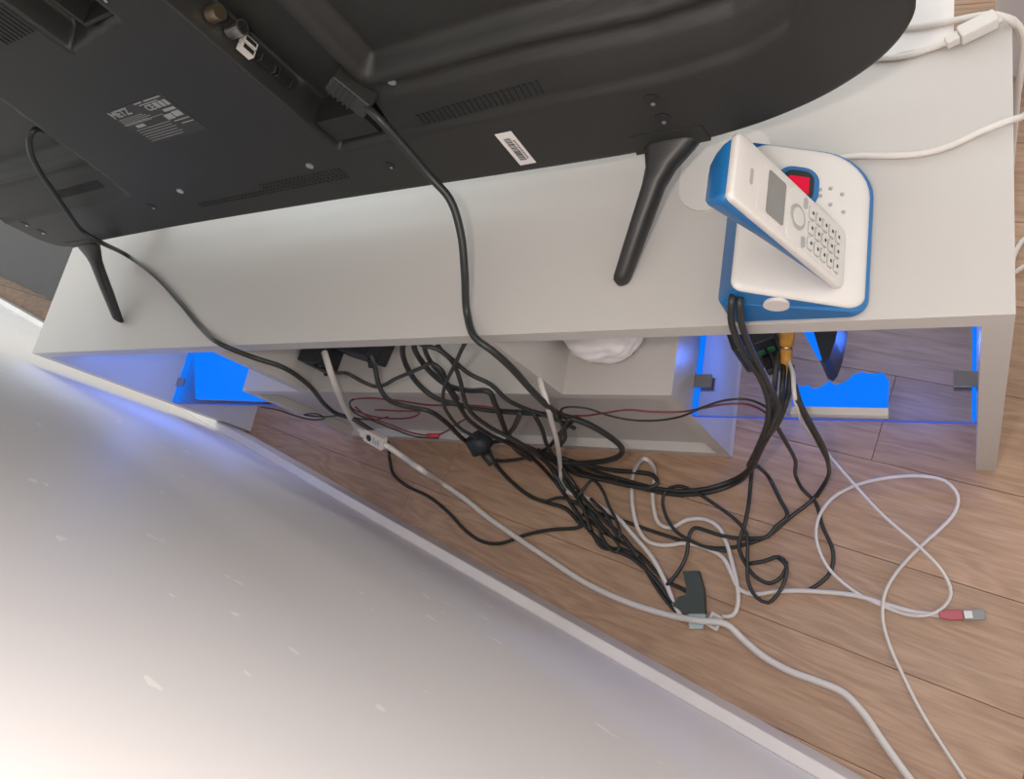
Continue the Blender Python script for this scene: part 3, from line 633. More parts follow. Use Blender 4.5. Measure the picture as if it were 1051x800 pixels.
# ------------------------------------------------------------------ cables
CABLES = [
 ('power_cable', 0.0040, 'cable_black', 'thick black cable hanging from the television port recess down behind the white cabinet', 'cable', [(-0.4756,0.4120,0.6307),(-0.4569,0.3980,0.6295),(-0.4478,0.3880,0.6016),(-0.4385,0.3750,0.5635),(-0.4248,0.3600,0.5414),(-0.4209,0.3350,0.5194),(-0.4245,0.3050,0.4962),(-0.4351,0.2770,0.4665),(-0.4213,0.2500,0.4632),(-0.4058,0.2400,0.4506),(-0.4029,0.2350,0.4145),(-0.4110,0.2320,0.3562),(-0.4122,0.2280,0.3173),(-0.4252,0.2357,0.2481),(-0.4049,0.2338,0.2279),(-0.3918,0.2305,0.1898),(-0.3902,0.2267,0.1395),(-0.4118,0.2243,0.0996),(-0.4754,0.2240,0.0543),(-0.5271,0.2240,0.0484),(-0.5476,0.2254,0.0898),(-0.5716,0.2267,0.1076)]),
 ('power_cable', 0.0034, 'cable_black', 'black cable from the left side of the television sweeping over the cabinet left end', 'cable', [(-0.9091,0.4240,0.7029),(-0.9034,0.4160,0.7140),(-0.9087,0.4080,0.7139),(-0.9310,0.4020,0.7007),(-0.9597,0.3980,0.6746),(-0.9904,0.3950,0.6396),(-1.0198,0.3900,0.6027),(-1.0457,0.3860,0.5665),(-1.0388,0.3820,0.5477),(-1.1218,0.4135,0.4620),(-1.0281,0.3705,0.4580),(-0.9485,0.3235,0.4560),(-0.8849,0.2838,0.4550),(-0.8064,0.2500,0.4694),(-0.7887,0.2470,0.4324),(-0.7661,0.2450,0.4017),(-0.7765,0.2420,0.3459),(-0.8307,0.2400,0.2509),(-0.8388,0.2380,0.2178),(-0.8173,0.2350,0.2040),(-0.8005,0.2260,0.1780),(-0.7958,0.2200,0.1500),(-0.9037,0.2408,0.0120)]),
 ('cable', 0.0028, 'cable_black', 'lone thin black cable curving along the floor under the thick white cable', 'cable', [(-0.8679,0.2313,0.0520),(-0.9005,0.2172,0.0045),(-0.8863,0.1926,0.0045),(-0.8513,0.1736,0.0045),(-0.7943,0.1572,0.0045),(-0.7466,0.1344,0.0045),(-0.7038,0.1076,0.0045),(-0.6678,0.0941,0.0045),(-0.6342,0.0948,0.0045),(-0.5894,0.1137,0.0045),(-0.5481,0.1258,0.0045),(-0.4995,0.1354,0.0045),(-0.4898,0.1453,0.0045)]),
 ('power_cable', 0.0046, 'cable_white', 'thick white power cable running along the floor beside the baseboard, with inline connector', 'cable', [(-0.7512,0.2850,0.3527),(-0.7340,0.2620,0.3527),(-0.7477,0.2460,0.3190),(-0.8021,0.2380,0.2350),(-0.8375,0.2300,0.1658),(-0.7978,0.2150,0.1724),(-0.7709,0.2050,0.1672),(-0.7400,0.1900,0.1537),(-0.6875,0.1700,0.1729),(-0.7572,0.1787,0.0200),(-0.7109,0.1576,0.0120),(-0.6654,0.1335,0.0075),(-0.6247,0.1157,0.0065),(-0.5476,0.0837,0.0065),(-0.4770,0.0557,0.0065),(-0.4131,0.0390,0.0065),(-0.3543,0.0310,0.0075),(-0.3041,0.0295,0.0160),(-0.2663,0.0311,0.0140),(-0.2455,0.0169,0.0075),(-0.2201,0.0013,0.0065),(-0.1864,-0.0107,0.0065),(-0.1524,-0.0164,0.0065),(-0.1251,-0.0228,0.0065),(-0.1034,-0.0397,0.0065),(-0.0822,-0.0651,0.0065),(-0.0619,-0.0885,0.0065),(-0.0425,-0.1099,0.0065)]),
 ('cable', 0.0034, 'cable_white', 'flat white cable dropping from the cabinet divider into the black tangle', 'cable', [(-0.4270,0.2620,0.3188),(-0.4186,0.2500,0.3253),(-0.4106,0.2324,0.3218),(-0.4353,0.2264,0.2570),(-0.4681,0.2201,0.1737),(-0.5279,0.2160,0.0437),(-0.5391,0.1964,0.0075),(-0.5251,0.1852,0.0075),(-0.4977,0.1813,0.0075),(-0.4663,0.1676,0.0075),(-0.4390,0.1541,0.0075),(-0.4112,0.1313,0.0075),(-0.3811,0.1057,0.0075),(-0.3554,0.0727,0.0075),(-0.3396,0.0462,0.0075),(-0.3268,0.0303,0.0075)]),
 ('network_cable', 0.0031, 'cable_white', 'white network cable in a narrow loop on the floor, ending in the red plug', 'cable', [(-0.2739,0.0401,0.0080),(-0.2609,0.0437,0.0055),(-0.2559,0.0569,0.0055),(-0.2580,0.0804,0.0055),(-0.2671,0.1084,0.0055),(-0.2791,0.1383,0.0055),(-0.2916,0.1569,0.0055),(-0.3129,0.1655,0.0055),(-0.3360,0.1619,0.0055),(-0.3585,0.1485,0.0055),(-0.3765,0.1536,0.0055),(-0.3865,0.1739,0.0055),(-0.3912,0.1979,0.0055),(-0.3915,0.2226,0.0055),(-0.3808,0.2280,0.0497),(-0.3789,0.2280,0.0821),(-0.4049,0.2280,0.0440),(-0.4254,0.2143,0.0055),(-0.4200,0.1766,0.0055),(-0.4060,0.1421,0.0055),(-0.3889,0.1257,0.0055),(-0.3668,0.1228,0.0055),(-0.3323,0.1295,0.0055),(-0.3045,0.1261,0.0055),(-0.2808,0.1158,0.0055),(-0.2672,0.0956,0.0055),(-0.2567,0.0793,0.0055),(-0.2387,0.0744,0.0055),(-0.2052,0.0831,0.0055),(-0.1703,0.0882,0.0055),(-0.1145,0.0906,0.0055),(-0.0824,0.0851,0.0055),(-0.0516,0.0810,0.0055),(-0.0241,0.0822,0.0055)]),
 ('phone_cable', 0.0021, 'cable_white', 'thin white cable making a large loose figure eight on the right floor', 'cable', [(-0.1627,0.3000,0.2549),(-0.1491,0.2700,0.2967),(-0.1455,0.2500,0.3040),(-0.1473,0.2400,0.2635),(-0.1611,0.2665,0.0600),(-0.1286,0.2309,0.0350),(-0.0893,0.1889,0.0300),(-0.0472,0.1530,0.0280),(-0.0244,0.1289,0.0200),(-0.0165,0.1078,0.0120),(-0.0241,0.0907,0.0080),(-0.0365,0.0807,0.0120),(-0.0563,0.0765,0.0100),(-0.0875,0.0831,0.0060),(-0.1201,0.0967,0.0060),(-0.1486,0.1196,0.0100),(-0.1632,0.1510,0.0160),(-0.1620,0.1789,0.0200),(-0.1457,0.2058,0.0240),(-0.1184,0.2243,0.0240),(-0.0862,0.2358,0.0220),(-0.0495,0.2413,0.0200),(-0.0240,0.2380,0.0160),(-0.0109,0.2222,0.0120),(-0.0137,0.2024,0.0100),(-0.0283,0.1812,0.0100),(-0.0481,0.1581,0.0100),(-0.0732,0.1242,0.0060),(-0.0846,0.0970,0.0090),(-0.0858,0.0685,0.0080),(-0.0790,0.0421,0.0040),(-0.0650,0.0122,0.0030),(-0.0444,-0.0256,0.0030),(-0.0203,-0.0604,0.0030),(0.0008,-0.0891,0.0030)]),
 ('cable', 0.0036, 'cable_black', 'leftmost of the thick black cables dropping out of the middle compartment', 'cable', [(-0.5950,0.3802,0.3040),(-0.5890,0.3252,0.3540),(-0.5850,0.2802,0.3840),(-0.6062,0.2670,0.3465),(-0.6126,0.2550,0.3069),(-0.5997,0.2449,0.2856),(-0.5792,0.2430,0.2640),(-0.5400,0.2414,0.2466),(-0.4834,0.2405,0.2407),(-0.4367,0.2397,0.2347)]),
 ('cable', 0.0036, 'cable_black', 'black cable from the middle compartment bending sharply down over the box back', 'cable', [(-0.5670,0.3742,0.3165),(-0.5610,0.3192,0.3665),(-0.5570,0.2742,0.3965),(-0.5645,0.2640,0.3693),(-0.5623,0.2550,0.3427),(-0.5527,0.2484,0.3220),(-0.5265,0.2445,0.3153),(-0.4950,0.2430,0.3166),(-0.5027,0.2370,0.2858),(-0.5255,0.2324,0.2294),(-0.5551,0.2275,0.1592),(-0.5721,0.2242,0.1059),(-0.5731,0.2220,0.0575)]),
 ('cable', 0.0030, 'cable_black', 'long black cable from the middle compartment to the black plug on the floor', 'cable', [(-0.5439,0.3702,0.3245),(-0.5379,0.3152,0.3745),(-0.5339,0.2702,0.4045),(-0.5432,0.2600,0.3786),(-0.5432,0.2510,0.3532),(-0.5439,0.2390,0.3269),(-0.5554,0.2322,0.2857),(-0.5708,0.2284,0.2380),(-0.5706,0.2245,0.1864),(-0.5567,0.2213,0.1401),(-0.5570,0.2180,0.0760),(-0.5516,0.2000,0.0080),(-0.5145,0.1646,0.0080),(-0.4885,0.1374,0.0080),(-0.4543,0.1136,0.0080),(-0.4063,0.0983,0.0080),(-0.3744,0.0780,0.0080),(-0.3502,0.0550,0.0080),(-0.3365,0.0441,0.0080)]),
 ('cable', 0.0028, 'cable_black', 'black cable from the middle compartment arching over its neighbours into the tangle', 'cable', [(-0.5406,0.3652,0.3364),(-0.5346,0.3102,0.3864),(-0.5306,0.2652,0.4164),(-0.5123,0.2622,0.4079),(-0.5027,0.2550,0.3897),(-0.5091,0.2430,0.3578),(-0.5175,0.2299,0.3321),(-0.5372,0.2255,0.2832),(-0.5385,0.2212,0.2293),(-0.5280,0.2185,0.1940),(-0.5223,0.2152,0.1474),(-0.5449,0.2130,0.0393),(-0.5266,0.1842,0.0180)]),
 ('cable', 0.0028, 'cable_black', 'black cable running down to the right beside the grey divider of the compartment', 'cable', [(-0.5436,0.3792,0.3027),(-0.5376,0.3242,0.3527),(-0.5336,0.2792,0.3827),(-0.5275,0.2690,0.3550),(-0.5174,0.2606,0.3305),(-0.4971,0.2540,0.3104),(-0.4864,0.2434,0.2866),(-0.4743,0.2406,0.2570),(-0.4538,0.2387,0.2364),(-0.4342,0.2352,0.1952)]),
 ('cable', 0.0024, 'cable_black', 'thin black cable slanting down to the left across the middle compartment', 'cable', [(-0.4731,0.3634,0.3414),(-0.4671,0.3084,0.3914),(-0.4631,0.2634,0.4214),(-0.4949,0.2496,0.3911),(-0.5340,0.2352,0.3521),(-0.5543,0.2253,0.3220),(-0.5745,0.2215,0.2766),(-0.5865,0.2179,0.2300),(-0.5818,0.2155,0.1965)]),
 ('power_cable', 0.0034, 'cable_black', 'black cable from the right end of the black adapter to the dark round plug', 'cable', [(-0.6931,0.2900,0.3228),(-0.6737,0.2700,0.3300),(-0.6722,0.2500,0.3165),(-0.6662,0.2364,0.3001),(-0.6549,0.2345,0.2773),(-0.6237,0.2331,0.2622),(-0.6235,0.2298,0.2193),(-0.6386,0.2257,0.1582),(-0.6467,0.2225,0.1041)]),
 ('cable', 0.0026, 'cable_black', 'thin black cable looping between the small adapter block and the cable bunch', 'cable', [(-0.8343,0.2920,0.2931),(-0.7930,0.2750,0.3123),(-0.7390,0.2620,0.3340),(-0.7026,0.2560,0.3457),(-0.6940,0.2520,0.3263),(-0.6808,0.2500,0.3126),(-0.6208,0.2520,0.3409),(-0.5643,0.2550,0.3664),(-0.5374,0.2560,0.3791),(-0.5279,0.2500,0.3721),(-0.5426,0.2450,0.3351),(-0.5549,0.2400,0.2938)]),
 ('cable', 0.0030, 'cable_black', 'black cable leaving the dark round plug to the right along the floor', 'cable', [(-0.6759,0.2280,0.0250),(-0.6683,0.2269,0.0120),(-0.6195,0.2280,0.0247),(-0.5666,0.2288,0.0622),(-0.5224,0.2307,0.1019),(-0.4683,0.2348,0.1699),(-0.4141,0.2395,0.2334)]),
 ('cable', 0.0032, 'cable_black', 'black cable from the dark round plug curving down into the tangle', 'cable', [(-0.6616,0.2291,0.0483),(-0.6715,0.2234,0.0055),(-0.6395,0.1991,0.0055),(-0.5920,0.1739,0.0055),(-0.5552,0.1661,0.0055),(-0.5285,0.1609,0.0055),(-0.4982,0.1398,0.0055)]),
 ('cable', 0.0026, 'cable_black', 'thin black cable beside the curved one joining the knot', 'cable', [(-0.5613,0.1675,0.0110),(-0.5370,0.1757,0.0110),(-0.5108,0.1704,0.0110),(-0.4820,0.1551,0.0110),(-0.4554,0.1287,0.0110)]),
 ('cable', 0.0030, 'cable_black', 'short black cable joining the dark plug to the knot along the box bottom', 'cable', [(-0.6111,0.2281,0.1229),(-0.5714,0.2286,0.1376),(-0.5478,0.2273,0.1203),(-0.5391,0.2251,0.0870),(-0.5408,0.2213,0.0200),(-0.5058,0.1854,0.0200)]),
 ('cable', 0.0034, 'cable_black', 'black cable falling from the horizontal run into the floor tangle', 'cable', [(-0.4679,0.2285,0.2789),(-0.5036,0.2247,0.2304),(-0.5340,0.2220,0.1904),(-0.5373,0.2193,0.1505),(-0.5319,0.2160,0.1001),(-0.5356,0.2044,0.0140),(-0.4953,0.1651,0.0140),(-0.4765,0.1302,0.0140)]),
 ('cable', 0.0030, 'cable_black', 'black cable forming a narrow arch behind the white drop cable', 'cable', [(-0.4613,0.2343,0.2577),(-0.4764,0.2302,0.2068),(-0.5014,0.2258,0.1434),(-0.5280,0.2220,0.0558),(-0.5147,0.1984,0.0200),(-0.4832,0.1679,0.0200),(-0.4510,0.1448,0.0200),(-0.4205,0.1253,0.0200),(-0.3947,0.1007,0.0200)]),
 ('cable', 0.0026, 'cable_black', 'small twisted black cable just right of the white drop cable', 'cable', [(-0.4239,0.2300,0.2700),(-0.4317,0.2267,0.2317),(-0.4499,0.2235,0.1881),(-0.4753,0.2213,0.1539),(-0.4351,0.2262,0.2247),(-0.4106,0.2289,0.2590)]),
 ('cable', 0.0034, 'cable_black', 'thick black bundle strand sweeping left from the right shelf cables', 'cable', [(-0.1753,0.2373,0.2324),(-0.2017,0.2321,0.1742),(-0.2339,0.2280,0.0793),(-0.2730,0.2191,0.0080),(-0.3053,0.2042,0.0080),(-0.3464,0.1967,0.0080),(-0.3829,0.1980,0.0080),(-0.4214,0.2037,0.0080),(-0.4615,0.2097,0.0080),(-0.5003,0.2176,0.0080),(-0.5306,0.2280,0.0084),(-0.5328,0.2280,0.0550),(-0.5456,0.2302,0.0890)]),
 ('cable', 0.0030, 'cable_black', 'second black strand lying against the sweeping bundle', 'cable', [(-0.1825,0.2373,0.2317),(-0.2083,0.2313,0.1636),(-0.2402,0.2280,0.0677),(-0.2755,0.2214,0.0150),(-0.3065,0.2080,0.0150),(-0.3447,0.2009,0.0150),(-0.3854,0.2019,0.0150),(-0.4271,0.2090,0.0150),(-0.4676,0.2166,0.0150),(-0.5017,0.2250,0.0150),(-0.5232,0.2280,0.0340),(-0.5426,0.2285,0.0623)]),
 ('cable', 0.0034, 'cable_black', 'black cable folded into a tight hairpin beside the white loop', 'cable', [(-0.5235,0.2280,0.0570),(-0.4931,0.2273,0.0200),(-0.4505,0.2225,0.0200),(-0.4118,0.2220,0.0200),(-0.3888,0.2192,0.0200),(-0.3800,0.2083,0.0200),(-0.3922,0.2002,0.0200),(-0.4194,0.2010,0.0200),(-0.4558,0.2057,0.0200),(-0.4869,0.2095,0.0200),(-0.5140,0.2137,0.0200),(-0.5396,0.2244,0.0200),(-0.5480,0.2280,0.0519)]),
 ('cable', 0.0026, 'cable_black', 'black cable crossing the floor under the white loop to the right', 'cable', [(-0.5145,0.1730,0.0042),(-0.4761,0.1600,0.0042),(-0.4307,0.1513,0.0042),(-0.3917,0.1425,0.0042),(-0.3545,0.1354,0.0042),(-0.3188,0.1286,0.0042),(-0.2786,0.1293,0.0042),(-0.2411,0.1428,0.0042),(-0.2232,0.1539,0.0042),(-0.2003,0.1782,0.0042),(-0.1720,0.2067,0.0042),(-0.1579,0.2280,0.0118),(-0.1404,0.2280,0.1108),(-0.1396,0.2313,0.1752),(-0.1426,0.2384,0.2460),(-0.1436,0.2444,0.2970)]),
 ('cable', 0.0024, 'cable_black', 'thin black cable crossing below the hairpin with a small bend', 'cable', [(-0.1763,0.2373,0.2323),(-0.1751,0.2326,0.1845),(-0.1756,0.2280,0.1210),(-0.1908,0.2280,0.0289),(-0.1859,0.2172,0.0042),(-0.1693,0.2017,0.0042),(-0.1593,0.1722,0.0042),(-0.1448,0.1403,0.0042),(-0.1469,0.1145,0.0042),(-0.1596,0.0983,0.0042),(-0.1706,0.0895,0.0042)]),
 ('cable', 0.0026, 'cable_black', 'straight black cable falling to the small floor coil', 'cable', [(-0.1902,0.2356,0.2144),(-0.2182,0.2294,0.1385),(-0.2520,0.2280,0.0114),(-0.2526,0.1879,0.0100),(-0.2563,0.1571,0.0100),(-0.2607,0.1344,0.0100),(-0.2526,0.1161,0.0100),(-0.2359,0.0968,0.0100),(-0.2170,0.0907,0.0100),(-0.2022,0.1026,0.0100),(-0.1986,0.1192,0.0100),(-0.2087,0.1254,0.0100),(-0.2253,0.1183,0.0100),(-0.2459,0.1118,0.0100)]),
 ('cable', 0.0024, 'cable_black', 'black cable of the floor coil crossing the thick white cable', 'cable', [(-0.2759,0.1244,0.0125),(-0.3025,0.1265,0.0125),(-0.3264,0.1331,0.0125),(-0.3470,0.1430,0.0125),(-0.3636,0.1619,0.0125),(-0.3721,0.1836,0.0125),(-0.3685,0.2010,0.0125),(-0.3520,0.2079,0.0125),(-0.3301,0.2026,0.0125),(-0.2952,0.1849,0.0125),(-0.2670,0.1674,0.0125),(-0.2513,0.1506,0.0125),(-0.2470,0.1164,0.0125),(-0.2432,0.0879,0.0125),(-0.2319,0.0710,0.0125),(-0.2169,0.0660,0.0125),(-0.2048,0.0799,0.0125),(-0.1979,0.0992,0.0125),(-0.1979,0.1152,0.0125),(-0.2081,0.1238,0.0125)]),
 ('cable', 0.0026, 'cable_black', 'short black cable forking right from the hanging bundle', 'cable', [(-0.2288,0.2280,0.0805),(-0.2280,0.2276,0.0090),(-0.2135,0.2021,0.0090),(-0.2020,0.1797,0.0090),(-0.2156,0.1642,0.0090),(-0.2244,0.1503,0.0090),(-0.2466,0.1453,0.0090),(-0.2788,0.1443,0.0090),(-0.3102,0.1502,0.0090),(-0.3227,0.1516,0.0090),(-0.3286,0.1429,0.0090),(-0.3303,0.1104,0.0090),(-0.3411,0.0851,0.0090),(-0.3530,0.0689,0.0090)]),
 ('cable', 0.0024, 'cable_black', 'thin black cable with a small drooping loop below the knot', 'cable', [(-0.4866,0.1663,0.0120),(-0.4701,0.1443,0.0120),(-0.4532,0.1173,0.0120),(-0.4327,0.1042,0.0120),(-0.4277,0.1118,0.0120),(-0.4404,0.1245,0.0120),(-0.4599,0.1396,0.0120),(-0.4825,0.1608,0.0120)]),
 ('cable', 0.0024, 'cable_black', 'small black cable curl rising above the knot', 'cable', [(-0.5030,0.1747,0.0220),(-0.4942,0.1904,0.0220),(-0.4820,0.2048,0.0220),(-0.4638,0.1913,0.0220),(-0.4490,0.1676,0.0220),(-0.4315,0.1435,0.0220),(-0.4256,0.1244,0.0220),(-0.4360,0.1331,0.0220),(-0.4519,0.1558,0.0220),(-0.4805,0.1766,0.0220)]),
 ('cable', 0.0026, 'cable_black', 'black cable running beside the flat white cable to the black plug', 'cable', [(-0.4979,0.1549,0.0045),(-0.4622,0.1335,0.0045),(-0.4258,0.1189,0.0045),(-0.3968,0.1055,0.0045),(-0.3707,0.0843,0.0045),(-0.3465,0.0717,0.0045),(-0.3293,0.0663,0.0045),(-0.3152,0.0619,0.0045)]),
 ('cable', 0.0026, 'cable_black', 'outer black cable of the bundle nearest the wall', 'cable', [(-0.4890,0.1451,0.0060),(-0.4576,0.1092,0.0060),(-0.4239,0.1104,0.0060),(-0.3968,0.0984,0.0060),(-0.3776,0.0751,0.0060),(-0.3578,0.0540,0.0060),(-0.3362,0.0366,0.0060),(-0.3194,0.0316,0.0060)]),
 ('phone_cable', 0.0028, 'cable_black', 'left black cord hanging from the telephone base over the cabinet edge', 'cable', [(-0.1589,0.2680,0.4900),(-0.1566,0.2560,0.5007),(-0.1614,0.2490,0.4820),(-0.1653,0.2460,0.4433),(-0.1649,0.2430,0.4062),(-0.1627,0.2400,0.3698),(-0.1658,0.2360,0.3207),(-0.1746,0.2300,0.2763),(-0.2095,0.2313,0.1634),(-0.2404,0.2280,0.0778)]),
 ('phone_cable', 0.0028, 'cable_black', 'right black cord hanging from the telephone base over the cabinet edge', 'cable', [(-0.1538,0.2680,0.4858),(-0.1512,0.2560,0.4982),(-0.1544,0.2490,0.4793),(-0.1576,0.2460,0.4385),(-0.1590,0.2430,0.3917),(-0.1596,0.2400,0.3433),(-0.1596,0.2360,0.3061),(-0.1735,0.2300,0.2630),(-0.2086,0.2307,0.1571),(-0.2350,0.2280,0.0690)]),
 ('cable', 0.0030, 'cable_black', 'left black cable plugged into the modem on the glass shelf', 'cable', [(-0.1802,0.3180,0.2388),(-0.1749,0.2960,0.2571),(-0.1714,0.2680,0.2735),(-0.1711,0.2430,0.2752),(-0.1856,0.2320,0.2342),(-0.2109,0.2307,0.1566)]),
 ('cable', 0.0030, 'cable_black', 'middle black cable plugged into the modem on the glass shelf', 'cable', [(-0.1742,0.3180,0.2327),(-0.1707,0.2960,0.2423),(-0.1642,0.2660,0.2702),(-0.1633,0.2430,0.2756),(-0.1752,0.2320,0.2461),(-0.2017,0.2321,0.1742)]),
 ('coaxial_cable', 0.0034, 'cable_black', 'black cable under the yellow plug hanging from the modem', 'cable', [(-0.1628,0.3000,0.2434),(-0.1619,0.2850,0.2477),(-0.1602,0.2580,0.2626),(-0.1686,0.2380,0.2515),(-0.1883,0.2300,0.2110),(-0.2232,0.2280,0.1107)]),
 ('cable', 0.0024, 'cable_black', 'thin black cable passing from the shelf beside the thin white cable', 'cable', [(-0.1479,0.2620,0.2903),(-0.1435,0.2460,0.2771),(-0.1372,0.2338,0.2543),(-0.1341,0.2273,0.1903),(-0.1367,0.2240,0.1359),(-0.1531,0.2240,0.0354),(-0.1673,0.2079,0.0120)]),
 ('speaker_wire', 0.0013, 'wire_red', 'thin red wire strung across the box back to the right glass shelf', 'wire', [(-0.4300,0.2400,0.2343),(-0.4019,0.2400,0.2366),(-0.3671,0.2400,0.2508),(-0.3332,0.2400,0.2642),(-0.3057,0.2400,0.2589),(-0.2752,0.2420,0.2548),(-0.2461,0.2440,0.2645),(-0.2196,0.2460,0.2732),(-0.2007,0.2480,0.2682),(-0.1874,0.2500,0.2329),(-0.1773,0.2400,0.2234)]),
 ('speaker_wire', 0.0013, 'cable_black', 'thin black wire twisted with the red one across the box back', 'wire', [(-0.4348,0.2360,0.2344),(-0.4117,0.2370,0.2757),(-0.3982,0.2380,0.2772),(-0.3794,0.2380,0.2710),(-0.3658,0.2370,0.2527),(-0.3427,0.2360,0.2387),(-0.3103,0.2360,0.2379),(-0.2765,0.2380,0.2493),(-0.2421,0.2410,0.2771),(-0.2145,0.2440,0.2922),(-0.1952,0.2460,0.2902),(-0.1801,0.2460,0.2656),(-0.1755,0.2400,0.2377)]),
 ('speaker_wire', 0.0014, 'wire_red', 'thin red wire looped back on itself left of the cable bunch', 'wire', [(-0.4911,0.2420,0.2274),(-0.5356,0.2430,0.2541),(-0.5811,0.2440,0.2568),(-0.6378,0.2460,0.2478),(-0.6896,0.2480,0.2608),(-0.7451,0.2500,0.2614),(-0.7877,0.2500,0.2463),(-0.8065,0.2460,0.2199),(-0.7868,0.2420,0.1995),(-0.7409,0.2400,0.1949),(-0.6923,0.2400,0.2086),(-0.6696,0.2420,0.2272),(-0.7100,0.2440,0.2228),(-0.7592,0.2450,0.2212)]),
 ('speaker_wire', 0.0014, 'wire_red', 'thin red wire with a bright red sleeve hanging low on the box back', 'wire', [(-0.7942,0.2470,0.2271),(-0.7991,0.2430,0.1904),(-0.7753,0.2390,0.1645),(-0.7606,0.2360,0.1443),(-0.7398,0.2340,0.1321),(-0.7016,0.2320,0.1386),(-0.6685,0.2340,0.1570),(-0.6313,0.2370,0.1859),(-0.5980,0.2390,0.2106)]),
 ('speaker_wire', 0.0013, 'cable_black', 'thin dark wire wandering along the lower left corner of the box', 'wire', [(-1.0363,0.2500,0.2040),(-1.0105,0.2500,0.1895),(-1.0010,0.2500,0.1573),(-0.9811,0.2500,0.1364),(-0.9352,0.2500,0.1516),(-0.9321,0.2500,0.1736),(-0.9711,0.2500,0.1652),(-0.9369,0.2500,0.1570),(-0.8822,0.2500,0.1668),(-0.8552,0.2500,0.1532),(-0.8209,0.2500,0.1509),(-0.7779,0.2500,0.1701)]),
 ('speaker_wire', 0.0013, 'cable_black', 'thin dark wire looping beside the red wire on the box back', 'wire', [(-0.7596,0.2450,0.2711),(-0.7794,0.2440,0.2554),(-0.8009,0.2400,0.2193),(-0.7843,0.2360,0.1886),(-0.7715,0.2340,0.1550),(-0.7506,0.2310,0.1299),(-0.7022,0.2300,0.1292)]),
 ('cable', 0.0026, 'cable_white', 'white cable with an inline connector lying near the cabinet front right corner', 'cable', [(-0.0919,0.5050,0.4530),(-0.0726,0.5016,0.4530),(-0.0502,0.4972,0.4530),(-0.0288,0.4991,0.4530),(-0.0082,0.5021,0.4560),(0.0038,0.5035,0.4590),(0.0149,0.5076,0.4580),(0.0240,0.5104,0.4570),(0.0345,0.5080,0.4400),(0.0345,0.5030,0.3800),(0.0335,0.5000,0.2000),(0.0350,0.5100,0.0300),(0.0380,0.5500,0.0045),(0.0400,0.7000,0.0045)]),
 ('cable', 0.0026, 'cable_white', 'white cable crossing the front corner and hanging over the cabinet right side', 'cable', [(-0.0508,0.5247,0.4555),(-0.0363,0.5222,0.4555),(-0.0117,0.5204,0.4555),(0.0051,0.5176,0.4580),(0.0162,0.5140,0.4590),(0.0252,0.5072,0.4580),(0.0323,0.5167,0.4300),(0.0381,0.5407,0.3700),(0.0398,0.5627,0.3100),(0.0390,0.5733,0.2600),(0.0340,0.4700,0.1000),(0.0360,0.4800,0.0200),(0.0420,0.5300,0.0045),(0.0450,0.6800,0.0045)]),
 ('phone_cable', 0.0026, 'cable_white', 'white cord from the telephone base snaking over the cabinet right edge', 'cable', [(-0.1106,0.3894,0.4620),(-0.1039,0.3958,0.4590),(-0.0943,0.4034,0.4550),(-0.0797,0.4049,0.4530),(-0.0579,0.4008,0.4530),(-0.0337,0.3980,0.4530),(-0.0138,0.4014,0.4530),(0.0054,0.4099,0.4530),(0.0209,0.4132,0.4560),(0.0311,0.4212,0.4480),(0.0441,0.4533,0.4000),(0.0850,0.4000,0.3000),(0.1050,0.3950,0.1000),(0.1300,0.3900,0.0080),(0.1900,0.3700,0.0040),(0.2600,0.3300,0.0040)]),
 ('cable', 0.0028, 'cable_white', 'white cable loop on the floor just past the cabinet right side', 'cable', [(0.0829,0.5749,0.0040),(0.0625,0.5676,0.0040),(0.0532,0.5546,0.0040),(0.0468,0.5357,0.0040),(0.0446,0.5138,0.0040),(0.0567,0.5216,0.0080),(0.0820,0.5295,0.0040)]),
]
CO = {}
INLINE = (-0.7925, 0.2150, 0.1785)
DARKPLUG = (-0.6175, 0.2220, 0.1326)
SLEEVE = (-0.7058, 0.2320, 0.1380)
for (nm, r_, mt, lb, ct, pts) in CABLES:
    P = spline(pts)
    bm = bmesh.new(); tube(bm, P, r_)
    root = empty(nm, P[0], lb, ct)
    bobj('sheath', bm, mt, root, True)
    CO[lb[:24]] = (root, P)
def cable(key):
    for k, v in CO.items():
        if k.startswith(key[:24]): return v
# inline connector of the thick white cable
root, P = cable('thick white power cable running')
def along(P, p):
    i = min(range(1, len(P) - 1), key=lambda k: (P[k] - Vector(p)).length)
    return P[i], (P[i + 1] - P[i - 1]).normalized()
def frame(c, d, up):
    z = (Vector(up) - d * d.dot(Vector(up))).normalized(); y = z.cross(d)
    return Matrix(((d.x, y.x, z.x, c.x), (d.y, y.y, z.y, c.y), (d.z, y.z, z.z, c.z), (0, 0, 0, 1)))
pc, pd = along(P, INLINE)
F = frame(pc, pd, (0.1, -0.6, 0.8))
bm = bmesh.new(); prism(bm, rrect(-0.021, 0.021, -0.0105, 0.0105, 0.003), -0.006, 0.006, F); bobj('connector', bm, 'cable_white', root, bevel=0.0012)
bm = bmesh.new(); prism(bm, rrect(-0.031, -0.0215, -0.007, 0.007, 0.002), -0.005, 0.005, F); bobj('strain_relief', bm, 'cable_white', root, bevel=0.001)
bm = bmesh.new(); prism(bm, [(-0.0085 + 0.0055 * math.cos(t * .3927), 0.0055 * math.sin(t * .3927)) for t in range(16)], 0.006, 0.0064, F); bobj('round_mark', bm, 'ink', root)
bm = bmesh.new()
for k in range(3): cube(bm, 0.001 + k * 0.005, 0.004 + k * 0.005, -0.005, 0.005 - 0.003 * (k % 2), 0.0058, 0.0063, F)
bobj('printed_marks', bm, 'phone_grey', root)
